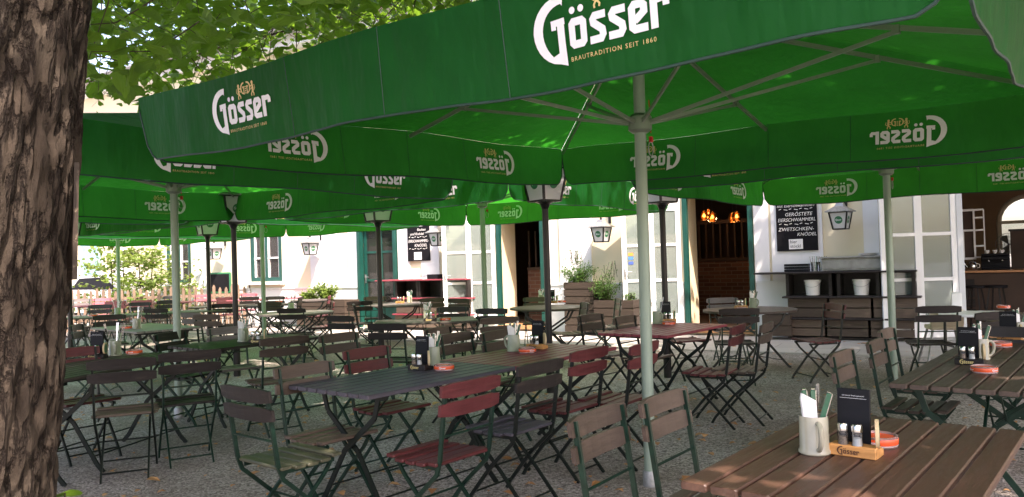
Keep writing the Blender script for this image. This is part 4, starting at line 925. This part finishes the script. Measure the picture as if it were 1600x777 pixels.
for px, lb in ((1270, 'white plastic bucket in the left crate of the bar counter'), (1346, 'white plastic bucket in the right crate of the bar counter')):
    r = empty('bucket', on(px, 450, -.30, .737), FA); tag(r, lb, 'bucket', 'white buckets in the counter'); f = MB(); f.lathe([(.105, 0), (.125, .23), (.135, .235), (.135, .26), (.12, .26), (.118, .24), (.1, .01), (0, .01)], 22); f.build('body', M['cupwhite'], r, True)
    f = MB(); f.tube([(.135 * cos(a), -.135 * abs(sin(a)) - .002, .235 - .09 * abs(sin(a))) for a in [i * pi / 12 for i in range(13)]], .003, 6); f.build('handle', M['galv'], r)
for i, (px, w_, h_) in enumerate(((1240, .27, .13), (1257, .15, .14))):
    r = empty('black_box', on(px, 422, -.25, 1.135), FA); tag(r, ('wide' if i == 0 else 'narrow') + ' black napkin box stack on the bar counter', 'box', 'black boxes on the counter')
    for k in range(3): f = MB(); f.cbox((0, 0, .022 + k * .045), (w_, .18, .04), .004); f.build('box_layer', M['menu'], r)
for i, px in enumerate((1273, 1285)):
    r = empty('cutlery_cup', on(px, 422, -.26, 1.135), FA); tag(r, ('left' if i == 0 else 'right') + ' clear cup of cutlery on the bar counter', 'cup', 'cutlery cups on the counter'); f = MB(); f.lathe([(.05, 0), (.055, .16), (.052, .16), (.047, .01)], 16); f.build('glass', M['clear'], r, True)
    for k in range(5): f = MB(); f.tube([(.02 * (k - 2), 0, .02), (.035 * (k - 2), .02 * (k % 2), .25)], .005, 5); f.build('cutlery', M['cut'], r)
r = empty('grey_cabinet', on(1335, 422, -.25, 1.135), FA); tag(r, 'low grey wooden cabinet standing on the bar counter', 'cabinet'); M['gw'] = plain('grey_green_wood', (.28, .29, .27), .7, 0, .2)
f = MB(); f.cbox((0, 0, .11), (.95, .3, .2), .005); f.build('body', M['gw'], r); f = MB(); f.cbox((0, -.01, .225), (1.02, .36, .02), .004); f.build('top', M['gw'], r)
for i in (-1, 1): f = MB(); f.cbox((i * .24, -.155, .11), (.42, .012, .14), .003); f.build('door', M['gw'], r)
r = empty('plate_stack', on(1357, 400, -.28, 1.372), FA); tag(r, 'stack of white plates on the grey cabinet', 'plates')
for k in range(3): f = MB(); f.lathe([(.09, k * .014), (.15, k * .014 + .012), (.15, k * .014 + .016), (0, k * .014 + .006)], 24); f.build('plate', M['cupwhite'], r, True)
r = empty('plate_stack', on(652, 434, -.3, 1.135), FA); tag(r, 'white tray on the left crate counter', 'tray'); f = MB(); f.cbox((0, 0, .015), (.5, .3, .03), .01); f.build('tray_body', M['cupwhite'], r)
r = empty('black_box', on(680, 432, -.3, 1.135), FA); tag(r, 'black box on the left crate counter', 'box'); f = MB(); f.cbox((0, 0, .05), (.3, .2, .1), .005); f.build('body', M['menu'], r)

# ------------------------------------------------------------------ foliage
def leaves(mb, pts, size, fold=.25, down=.4, hexa=True):
    for (x_, y_, z_) in pts:
        s_ = size * random.uniform(.65, 1.25); a = random.random() * 2 * pi; tl = random.gauss(0, .55); rl = random.gauss(0, .5)
        ux = Vector((cos(a) * cos(tl), sin(a) * cos(tl), sin(tl) - down * .5)).normalized(); sd_ = ux.cross(Vector((sin(rl), 0, cos(rl)))).normalized(); up = sd_.cross(ux)
        c = Vector((x_, y_, z_)); n = len(mb.v)
        def P(u, v_, w_): q = c + ux * (u * s_) + sd_ * (v_ * s_) + up * (w_ * s_); return (q.x, q.y, q.z)
        if hexa:
            f = -fold * .5
            mb.v += [P(-.38, 0, 0), P(-.50, .18, f * .4), P(-.38, .38, f), P(-.08, .47, f * 1.2), P(.22, .34, f), P(.44, .14, f * .5), P(.66, 0, -.08), P(.44, -.14, f * .5), P(.22, -.34, f), P(-.08, -.47, f * 1.2), P(-.38, -.38, f), P(-.50, -.18, f * .4)]
            mb.f += [(n, n + 1, n + 2, n + 3, n + 4, n + 5, n + 6), (n, n + 6, n + 7, n + 8, n + 9, n + 10, n + 11)]
        else:
            mb.v += [P(-.5, 0, 0), P(0, .28, -.05), P(.5, 0, 0), P(0, -.28, -.05)]; mb.f += [(n, n + 1, n + 2, n + 3)]
def under_parasol(x_, y_, z_):
    for px, py, _, _ in PAR:
        c, s_ = cos(-PY), sin(-PY); dx, dy = x_ - px, y_ - py; lx, ly = dx * c - dy * s_, dx * s_ + dy * c; m_ = max(abs(lx), abs(ly))
        if m_ < 2.26 and z_ < 2.68 + .56 * (1 - m_ / 2): return True
    return False
from mathutils import noise as mn
def trunk_mesh(base, r0, r1, h, lean_=(0, 0), n=48, rings=60, rough=1.0):
    if n > 90:
        mb = MB(); vs = []
        for i in range(rings + 1):
            u = i / rings; z = u * h; r = r0 + (r1 - r0) * u ** .8 + .12 * r0 * math.exp(-z / .25)
            for k in range(n):
                a = 2 * pi * k / n; q = Vector((cos(a) * 5, sin(a) * 5, z * 1.5)); q2 = Vector((cos(a) * 13 , sin(a) * 13, z * 4.5 + 4))
                w_ = mn.noise(q * .6 + Vector((3, 1, 2))) * .5; n1 = abs(mn.noise(q + Vector((w_, -w_, 0)))); n2 = abs(mn.noise(q2 + Vector((w_ * 2, w_, 0)))); n3 = mn.noise(Vector((cos(a) * 30, sin(a) * 30, z * 9)))
                rr = r * (1 + .05 * sin(3 * a + .7 + z * .5)) + .022 * min(1, n1 * 5) + .018 * min(1, n2 * 4.5) + .008 * n3 - .03
                vs.append((base[0] + lean_[0] * z + rr * cos(a), base[1] + lean_[1] * z + rr * sin(a), z - .02))
        mb.add(vs, [(i * n + k, i * n + (k + 1) % n, (i + 1) * n + (k + 1) % n, (i + 1) * n + k) for i in range(rings) for k in range(n)]); return mb
    mb = MB(); vs = []; random.seed(3); ph = [random.random() * 6 for _ in range(12)]
    for i in range(rings + 1):
        u = i / rings; z = u * h; r = r0 + (r1 - r0) * u ** .8 + .12 * r0 * math.exp(-z / .25)
        for k in range(n):
            a = 2 * pi * k / n; rr = r * (1 + rough * (.035 * sin(3 * a + ph[0] + z * .8) + .025 * sin(7 * a + ph[1] - z * .6) + .018 * sin(17 * a + ph[2] + 1.5 * sin(z * 2.1 + ph[3])) + .014 * sin(29 * a + ph[4] + 2 * sin(z * 3.3)) + .008 * sin(41 * a + z * 9)))
            vs.append((base[0] + lean_[0] * z + rr * cos(a), base[1] + lean_[1] * z + rr * sin(a), z - .02))
    mb.add(vs, [(i * n + k, i * n + (k + 1) % n, (i + 1) * n + (k + 1) % n, (i + 1) * n + k) for i in range(rings) for k in range(n)]); return mb
def pix(p):
    v_ = camo.matrix_world.inverted() @ Vector(p); return (800 + F * v_.x / -v_.z, 388.5 - F * v_.y / -v_.z) if v_.z < -.1 else (9999, 9999)
def clear_of_front(p):      # leaves stay off the near cloth
    if p.y > 5.2: return True
    x_, y_ = pix(p); return y_ < 120 - (x_ - 215) * .33 if x_ > 215 else y_ < 150
def tree(base, r0, r1, h, cc, cr, cz, nleaf, size, label, lean_=(0, 0), extra=None, n=48, rings=60, clumps=60):
    r = empty('linden_tree'); tag(r, label, 'tree', 'tall lindens over the beer garden'); tm = trunk_mesh(base, r0, r1, h, lean_, n, rings); tm.build('trunk', M['bark'], r, True)
    br_ = MB(); top = Vector((base[0] + lean_[0] * h, base[1] + lean_[1] * h, h)); L = []
    random.seed(int(cc[0] * 10 + cc[1] * 7) + 5); cl = []
    for i in range(clumps):
        a = random.random() * 2 * pi; q = math.sqrt(random.random()); z = cz[0] + (cz[1] - cz[0]) * random.random() ** 1.0; k = math.sqrt(max(.1, 1 - ((z - cz[0]) / (cz[1] - cz[0]) * 1.0) ** 2)); cl.append(Vector((cc[0] + cr * q * k * cos(a), cc[1] + cr * q * k * sin(a), z)))
    for i, c in enumerate(cl[:16]):
        mid = top.lerp(c, .5) + Vector((0, 0, .5)); br_.tube([top - Vector((0, 0, .4)), mid, c], [.09, .05, .015], 7)
    br_.build('branch', M['bark'], r, True)
    for c in cl:
        m_ = nleaf // clumps; rc = random.uniform(.8, 1.5)
        for j in range(m_):
            d = Vector((random.gauss(0, 1), random.gauss(0, 1), random.gauss(0, .55))) * rc * .55; p = c + d
            if p.z < 2.75 or under_parasol(*p): continue
            if (abs(p.x) < .9 and abs(p.y) < .9 and p.z < 3) or not clear_of_front(p): continue
            if p.length < 3 and (p - Vector((0, 0, EYE))).length < 1.9: continue
            L.append(p)
    f = MB(); leaves(f, L, size)
    if extra: leaves(f, extra, .085)
    f.build('crown', M['leaf'], r); return r
# hanging leaves that show above and left of the near canopy
ex = []; random.seed(21)
tw = MB()
for i in range(330):
    px = random.uniform(115, 760); Y = 2.4 + 6.6 * random.random() ** .6; py = random.uniform(-60, 150) if px < 330 else random.uniform(-60, 200 - px * .25)
    p0 = aty(px, py, Y)
    if under_parasol(*p0): continue
    d = Vector((random.gauss(0, 1), random.gauss(0, 1), -.45)).normalized() * random.uniform(.3, .7)
    if all(clear_of_front(p0 + d * q_) and not under_parasol(*(p0 + d * q_)) for q_ in (-.3, 0, .5, 1)): tw.tube([p0 - d * .3 + Vector((0, 0, .15)), p0 + d * .3, p0 + d], [.004, .003, .0015], 4)
    for j in range(13):
        q = p0 + d * random.random() + Vector((random.gauss(0, .09), random.gauss(0, .09), random.gauss(0, .07)))
        if not under_parasol(*q) and clear_of_front(q): ex.append(q)
TB = (-2.09, 2.35)
t1 = tree(TB, .50, .36, 5.2, (-1.2, 2.2), 4.6, (3.9, 8.2), 25000, .11, 'thick rough-barked linden trunk at the left edge with leaves hanging over', (.14, 0), ex, 220, 300, 95)
tw.build('twig', M['twig'], t1)
tree((7.9, 3.0), .28, .2, 4.6, (6.0, 3.0), 5.2, (4.2, 9.0), 24000, .18, 'linden right of the tables whose crown shades the right side of the garden', (0, 0), None, 24, 20, 70)
tree((10.5, 7.4), .28, .2, 4.6, (8.3, 8.0), 4.2, (4.2, 9.0), 13000, .17, 'linden beyond the right edge whose crown shades the inn front', (-.05, 0), None, 24, 20, 60)
tree((2.6, -4.5), .3, .2, 4.6, (2.4, -1.8), 5.0, (4.2, 9.0), 22000, .18, 'linden behind the viewpoint whose crown shades the near tables', (0, 0), None, 24, 20, 60)
tree((-7.5, 3.6), .3, .2, 4.6, (-5.6, 4.6), 4.6, (3.9, 8.6), 8500, .16, 'linden left of the thick trunk whose crown shades the left tables', (0, 0), None, 24, 20, 70)
# board on the trunk
bd = MB(); p1 = aty(112, 262, 2.62); p2 = aty(84, 440, 2.62); bd.prism([(0, 0), (.13, 0), (.16, .38), (.13, .39), (.07, .33)], -.008, .008); bdo = bd.build('wooden_board', M['tan'])
bdo.matrix_world = Matrix.Translation(aty(87, 438, 2.58)) @ Matrix.Rotation(R(-35), 4, 'Z') @ Matrix.Rotation(R(90), 4, 'X'); tag(bdo, 'weathered wooden board nailed to the right side of the thick trunk', 'board')
def bush(name, px, py, off, zb, h, rad, n, size, label, mat='bushleaf', spikes=0, group=None):
    base = on(px, py, off, zb); r = empty(name, base); tag(r, label, 'plant', group); f = MB(); L = []; s_ = MB()
    for i in range(26):
        a = random.random() * 2 * pi; k = random.uniform(.2, 1) ; tip = Vector((rad * k * cos(a), rad * k * sin(a), h * random.uniform(.55, 1.0) * (1.1 - .35 * k)))
        s_.tube([(0, 0, 0), tuple(tip * .5 + Vector((0, 0, .05))), tuple(tip)], [.006, .004, .002], 4)
        for j in range(n // 26): u = random.uniform(.25, 1.02); L.append(tip * u + Vector((random.gauss(0, .035), random.gauss(0, .035), random.gauss(0, .03))))
    for i in range(spikes):
        a = random.random() * 6.3; k = random.random(); b0 = Vector((rad * k * .7 * cos(a), rad * k * .7 * sin(a), h * .8)); tp = b0 + Vector((random.gauss(0, .05), random.gauss(0, .05), random.uniform(.12, .32))); s_.tube([tuple(b0), tuple(tp)], .004, 4)
        for j in range(6): L.append(b0.lerp(tp, .3 + j * .13) + Vector((random.gauss(0, .012), random.gauss(0, .012), 0)))
    leaves(f, L, size, hexa=False, down=-.6); f.build('foliage', M[mat], r); s_.build('stem', M['twig'], r)
def planter(pa, pb, off, dep, z0, h, n, label):
    a, b_ = fx(pa, off), fx(pb, off); r = empty('planter_box', fpt((a + b_) / 2, off), FA); tag(r, label, 'planter', 'planters of weathered planks'); w_ = b_ - a
    f = MB(); crate(f, (0, dep / 2, z0 + h / 2), (w_, dep, h), None, n); f.build('plank_box', M['crate'], r); s_ = MB(); s_.box((0, dep / 2, z0 + h - .05), (w_ - .06, dep - .06, .03)); s_.box((0, dep / 2, z0 + h / 2), (w_ - .04, dep - .04, h - .12)); s_.build('soil', M['soil'], r)
planter(880, 926, -.62, .5, .08, .95, 7, 'tall plank planter right of the left doorway, with the large bush'); bush('lavender_bush', 903, 440, -.38, .95, .50, .42, 1700, .050, 'large grey-green bush in the tall planter', spikes=16)
planter(926, 988, -.75, .5, .08, .62, 4, 'low plank planter in front of the sticker door'); bush('lavender_bush', 948, 468, -.5, .62, .60, .34, 1400, .048, 'bushy green plant in the low planter beside the sticker door', spikes=10)
bush('lavender_bush', 981, 465, -.5, .62, .25, .14, 300, .045, 'small green plant at the right end of the low planter')
planter(462, 537, -.7, .5, .08, .62, 4, 'wide plank planter against the sunlit wall on the left'); bush('planter_plant', 482, 463, -.45, .62, .34, .24, 600, .09, 'smaller light green plant in the left planter', 'shrubleaf'); bush('planter_plant', 510, 463, -.45, .62, .50, .38, 1000, .10, 'larger light green plant in the left planter', 'shrubleaf')
planter(1188, 1232, -.62, .4, .08, .36, 2, 'short plank box at the left foot of the bar counter')
# shrub in front of the far wall and the picket fence
def shrub(px, Y, h, rad, n, size, label):
    p = aty(px, 430, Y); r = empty('shrub', (p.x, p.y, 0)); tag(r, label, 'shrub', 'young trees behind the fence'); s_ = MB(); L = []
    for k in range(2): s_.tube([(k * .25, 0, 0), (k * .3 - .1, .1, h * .5), (k * .4 - .1, 0, h * .97)], [.03, .02, .006], 6)
    for i in range(46):
        z = h * random.uniform(.22, 1); k = math.sqrt(max(0, 1 - abs(z / h - .35) ** 1.3)); a = random.random() * 6.3; tip = Vector((rad * k * random.uniform(.4, 1) * cos(a), rad * k * random.uniform(.4, 1) * sin(a), z)); b0 = Vector((.05, 0, z - .25))
        s_.tube([tuple(b0), tuple(tip)], [.008, .003], 4)
        for j in range(n // 46): L.append(b0.lerp(tip, random.uniform(.25, 1.05)) + Vector((random.gauss(0, .11), random.gauss(0, .11), random.gauss(0, .045))))
    f = MB(); leaves(f, L, size, down=.1); f.build('crown', M['shrubleaf'], r); s_.build('stem', M['twig'], r)
shrub(178, 21.2, 2.45, 1.5, 1500, .10, 'leafy young tree behind the fence in front of the blue-green door'); shrub(222, 20.8, 2.2, 1.35, 1200, .10, 'leafy young tree behind the fence, left of the left parasol pole'); shrub(280, 20.6, 1.8, 1.0, 500, .10, 'thin sprawling bush behind the fence right of the left parasol pole')
def fence(pa, Ya, pb, Yb, label):
    A_ = aty(pa, 450, Ya); B_ = aty(pb, 450, Yb); A_.z = B_.z = 0; d = (B_ - A_); L = d.length; a = math.atan2(d.y, d.x); r = empty('picket_fence', A_, a); tag(r, label, 'fence'); n = int(L / .155)
    for z in (.28, .82): f = MB(); f.box((L / 2, .03, z), (L, .03, .07)); f.build('rail', M['picket'], r)
    random.seed(5)
    for i in range(n):
        h = 1.06 + random.uniform(-.05, .05); f = MB(); x_ = i * .155 + .05; w_ = .036; f.add([(p_[0] + x_, y_, p_[1]) for y_ in (0, .02) for p_ in ((-w_, 0), (w_, 0), (w_, h - .07), (w_ * .5, h - .02), (0, h), (-w_ * .5, h - .02), (-w_, h - .07))], [(0, 1, 2, 3, 4, 5, 6), (13, 12, 11, 10, 9, 8, 7)] + [(i_, 7 + i_, 7 + (i_ + 1) % 7, (i_ + 1) % 7) for i_ in range(7)])
        f.build('picket', M['picket'], r)
    f = MB(); f.box((L + .02, .02, .62), (.12, .12, 1.24)); f.build('post', M['picket'], r)
fence(70, 19.8, 403, 20.2, 'brown wooden picket fence at the back left of the garden')
# green framed sign behind the fence, parked car behind the shrub
p = aty(343, 440, 20.6); r = empty('sign_board', (p.x, 20.6, 0), R(-20)); tag(r, 'dark board with green frame behind the fence', 'sign'); f = MB(); f.cbox((0, 0, 1.14), (.75, .03, .55), .01); f.build('frame', M['gsignal'], r); f = MB(); f.box((0, -.018, 1.14), (.66, .008, .46)); f.build('panel', M['slateboard'], r)
for s_ in (-1, 1): f = MB(); f.box((s_ * .3, .02, .45), (.04, .04, .9)); f.build('leg', M['picket'], r)
cr_ = empty('parked_car', (aty(185, 430, 23.2).x, 23.2, 0), FA); tag(cr_, 'white car parked behind the leafy young trees', 'car')
prof = [(-2.0, .35), (-2.05, .75), (-1.9, .95), (-1.2, 1.02), (-.65, 1.42), (.7, 1.45), (1.35, 1.02), (1.95, .9), (2.05, .6), (2.0, .35)]
f = MB(); f.prism(prof, -.82, .82, Matrix.Rotation(R(90), 4, 'X')); f.build('body', M['carp'], cr_); f = MB(); f.prism([(-1.08, 1.03), (-.62, 1.36), (.66, 1.38), (1.2, 1.03)], -.835, .835, Matrix.Rotation(R(90), 4, 'X')); f.build('side_window', M['menu'], cr_)
for sx in (-1.25, 1.25):
    for sy in (-.78, .78): f = MB(); f.lathe([(.2, -.1), (.32, -.1), (.32, .1), (.2, .1)], 18, M=Matrix.Translation((sx, sy, .32)) @ Matrix.Rotation(R(90), 4, 'X')); f.build('wheel', M['tyre'], cr_)
# fallen leaves
f = MB(); L = []; random.seed(11)
for i in range(1500):
    Y = random.uniform(1.5, 14) ; x_ = random.uniform(-.75, .75) * Y; L.append((x_, Y, .012))
for (x_, y_, z_) in L:
    s_ = random.uniform(.022, .050); a = random.random() * 6.3; n = len(f.v)
    s_ *= .6 if random.random() < .5 else (1.35 if random.random() < .3 else 1)
    for k, (u, v_) in enumerate(((-.9, 0), (-.3, .6), (.4, .5), (1, 0), (.4, -.5), (-.3, -.6))): f.v.append((x_ + s_ * (u * cos(a) - v_ * sin(a)), y_ + s_ * (u * sin(a) + v_ * cos(a)), .012 + s_ * .6 * abs(v_) + random.random() * .006))
    f.f.append(tuple(range(n, n + 6)))
tag(f.build('fallen_leaves', M['dryleaf']), 'dry orange-brown leaves scattered on the gravel', 'leaves', kind='stuff')
# green weed by the trunk foot
for i, (px, Y, sz, lb) in enumerate(((90, 2.6, .11, 'bright green leafy weed at the foot of the thick trunk'), (232, 2.9, .055, 'small green sprout at the bottom edge right of the trunk'))):
    p = aty(px, 765, Y); r = empty('weed', (p.x, p.y, 0)); tag(r, lb, 'plant', 'weeds near the trunk'); f = MB(); L = [(random.gauss(0, .05), random.gauss(0, .05), max(.05, p.z * random.uniform(.3, 1.02))) for k in range(22 if i == 0 else 10)]; leaves(f, L, sz, down=-.2); f.build('foliage', M['leaf'], r)
    s_ = MB()
    for q in L: s_.tube([(0, 0, 0), q], .003, 4)
    s_.build('stem', M['twig'], r)

# ------------------------------------------------------------------ interior things
def at_in(px, py, off): x_ = fx(px, off, py); p = fpt(x_, off); return aty(px, py, p.y)
for i, (px, py) in enumerate(((1100, 337), (1107, 335), (1113, 339), (1145, 340), (1151, 338))):
    p = at_in(px, py, TH + 1.4 + .25 * (i % 2)); r = empty('pendant_lamp', p, 0); tag(r, 'lit amber pendant lamp in the dark interior' , 'pendant lamp', 'amber pendant lamps inside'); f = MB(); f.lathe([(0, -.05), (.02, -.045), (.032, -.02), (.03, .01), (.012, .04), (0, .045)], 10); f.build('bulb', M['bulb'], r, True)
    f = MB(); f.lathe([(.03, .12), (.08, .06), (.105, -.03), (.07, -.10), (.068, -.10), (.10, -.03), (.076, .058), (.028, .115)], 16); f.build('glass_shade', M['amber'], r, True); f = MB(); f.tube([(0, 0, .04), (0, 0, 2.9 - p.z)], .006, 5); f.build('cord', M['black'], r)
    if i in (1, 3):
        ld = bpy.data.lights.new('bulb_light', 'POINT'); ld.energy = 1; ld.color = (1, .6, .3); ld.shadow_soft_size = .05; lo = bpy.data.objects.new('bulb_light', ld); S.collection.objects.link(lo); lo.parent = r; lo.location = (0, 0, -.16)
# bar cupboard, counter, machine, fan, teapot
def inobj(name, px, py, off, label, cat, rz=FA): p = at_in(px, py, off); r = empty(name, p, rz); tag(r, label, cat); return r
r = inobj('wall_cupboard', 1519, 404, TH + 1.5, 'dark glazed wall cupboard with pale frame inside the bar', 'cupboard'); f = MB(); f.box((-.28, .1, .42), (.62, .3, .84)); f.build('cabinet', M['intdark'], r)
f = MB()
for x0, z0, wd_, hh_ in ((-.28, 0, .66, .04), (-.28, .50, .66, .035), (.05, .42, .03, .88), (-.28, .86, .66, .04), (-.12, .25, .025, .46)): f.box((x0, -.07, z0), (wd_, .03, hh_))
for z0 in (.02, .22, .5, .72, .86): f.box((.12, -.05, z0), (.16, .08, .03))
f.box((.20, -.05, .42), (.02, .08, .88)); f.build('frame', M['whitep'], r)
r = inobj('bar_counter', 1535, 480, TH + 1.0, 'dark bar cabinet with drawers and orange wooden worktop', 'bar counter'); z0 = -r.location.z + .12; f = MB(); f.box((0, .35, z0 + .44), (1.5, .6, .88)); f.build('body', M['intdark'], r); f = MB(); f.cbox((0, .33, z0 + .91), (1.6, .68, .04), .006); f.build('worktop', M['orangewood'], r)
for k in range(4): f = MB(); f.cbox((-.35, .04, z0 + .2 + k * .17), (.5, .02, .14), .003); dr = f.build('drawer', M['dark'], r); f = MB(); f.tube([(-.45, .01, z0 + .22 + k * .17), (-.25, .01, z0 + .22 + k * .17)], .006, 5); f.build('handle', M['cut'], dr)
bz = r.location.z + z0 + .935
def onbar(px, off): x_ = fx(px, off, 430); p = fpt(x_, off); return (p.x, p.y, bz)
r = empty('teapot', onbar(1520, TH + 1.3), FA); tag(r, 'pale metal teapot on the bar worktop', 'teapot'); f = MB(); f.lathe([(.055, 0), (.075, .04), (.065, .10), (.04, .14), (.01, .15), (.015, .17), (0, .18)], 16); f.tube([(-.06, 0, .03), (-.11, 0, .09), (-.12, 0, .12)], [.014, .010, .008], 8); f.build('body', M['cut'], r, True); f = MB(); f.tube([(.06, 0, .11), (.11, 0, .10), (.11, 0, .05), (.07, 0, .03)], .007, 6); f.build('handle', M['cut'], r)
r = empty('coffee_machine', onbar(1556, TH + 1.3), FA); tag(r, 'black coffee machine with white cups on the bar', 'coffee machine'); f = MB(); f.cbox((0, 0, .2), (.42, .36, .06), .01); f.cbox((0, .1, .12), (.42, .14, .24), .01); f.cbox((0, 0, .02), (.42, .36, .04), .01); f.cbox((0, 0, .26), (.4, .3, .04), .01); f.build('body', M['menu'], r)
f = MB(); f.tube([(-.1, -.14, .17), (-.1, -.26, .16)], .012, 6); f.tube([(.1, -.14, .17), (.1, -.26, .16)], .012, 6); f.build('filter_handle', M['cut'], r)
for k, x0 in enumerate((-.12, .0, .1)): q = empty('cup', (Vector(onbar(1556, TH + 1.3)) + UX * x0 + Vector((0, 0, .281))), 0); tag(q, 'white cup standing on top of the coffee machine', 'cup', 'white cups on the coffee machine'); f = MB(); f.lathe([(.025, 0), (.04, .06), (.037, .06), (.022, .008), (0, .008)], 12); f.build('body', M['cupwhite'], q, True); f = MB(); f.tube([(.036, 0, .05), (.055, 0, .04), (.036, 0, .02)], .004, 5); f.build('handle', M['cupwhite'], q)
r = inobj('pedestal_fan', 1576, 382, TH + 2.6, 'round grey fan on a stand inside the bar', 'fan'); f = MB()
for q in (.21, .14, .07): f.tube([(q * cos(a), -.04 * (1 - q * 3), q * sin(a)) for a in [i * pi / 12 for i in range(25)]], .004, 5)
for k in range(16): a = k * pi / 8; f.tube([(0, -.05, 0), (.21 * cos(a), 0, .21 * sin(a))], .0025, 4)
f.build('cage', M['galv'], r); f = MB()
for k in range(3):
    a = k * 2.094; f.add([(0, 0, 0), (.17 * cos(a - .45), .02, .17 * sin(a - .45)), (.19 * cos(a), 0, .19 * sin(a)), (.17 * cos(a + .45), -.02, .17 * sin(a + .45)), (0, .004, 0), (.17 * cos(a - .45), .024, .17 * sin(a - .45)), (.19 * cos(a), .004, .19 * sin(a)), (.17 * cos(a + .45), -.016, .17 * sin(a + .45))], [(0, 1, 2, 3), (7, 6, 5, 4), (0, 4, 5, 1), (1, 5, 6, 2), (2, 6, 7, 3), (3, 7, 4, 0)])
f.build('blade', M['gw'], r); f = MB(); f.tube([(0, .06, 0), (0, .06, -r.location.z + .14)], .014, 8); f.lathe([(.18, -r.location.z + .12), (.18, -r.location.z + .14), (.02, -r.location.z + .16)], 16, (0, .06, 0)); f.build('stand', M['cream'], r)
r = inobj('bar_screen', 1600, 450, TH + 2.2, 'tall dark panel standing before the arched window', 'panel'); z0 = -r.location.z + .12; f = MB(); f.box((.25, 0, z0 + .80), (.85, .06, 1.6)); f.build('panel_board', M['intdark'], r); f = MB(); f.box((.25, 0, z0 + 1.62), (.9, .09, .04)); f.build('top_rail', M['dark'], r)
for i, (px, lb) in enumerate(((1512, 'left'), (1545, 'middle'))):
    q = empty('bar_stool', fpt(fx(px + 10, TH + .5), TH + .35) + Vector((0, 0, .12)), FA); tag(q, 'black bar stool inside the bar, %s one' % lb, 'bar stool', 'bar stools inside'); f = MB(); f.lathe([(.16, .66), (.17, .70), (.0, .71)], 16); f.build('seat', M['menu'], q, True)
    for k in range(4): a = k * pi / 2 + .4; f = MB(); f.tube([(.1 * cos(a), .1 * sin(a), .66), (.2 * cos(a), .2 * sin(a), 0)], .011, 6); f.build('leg', M['black'], q)
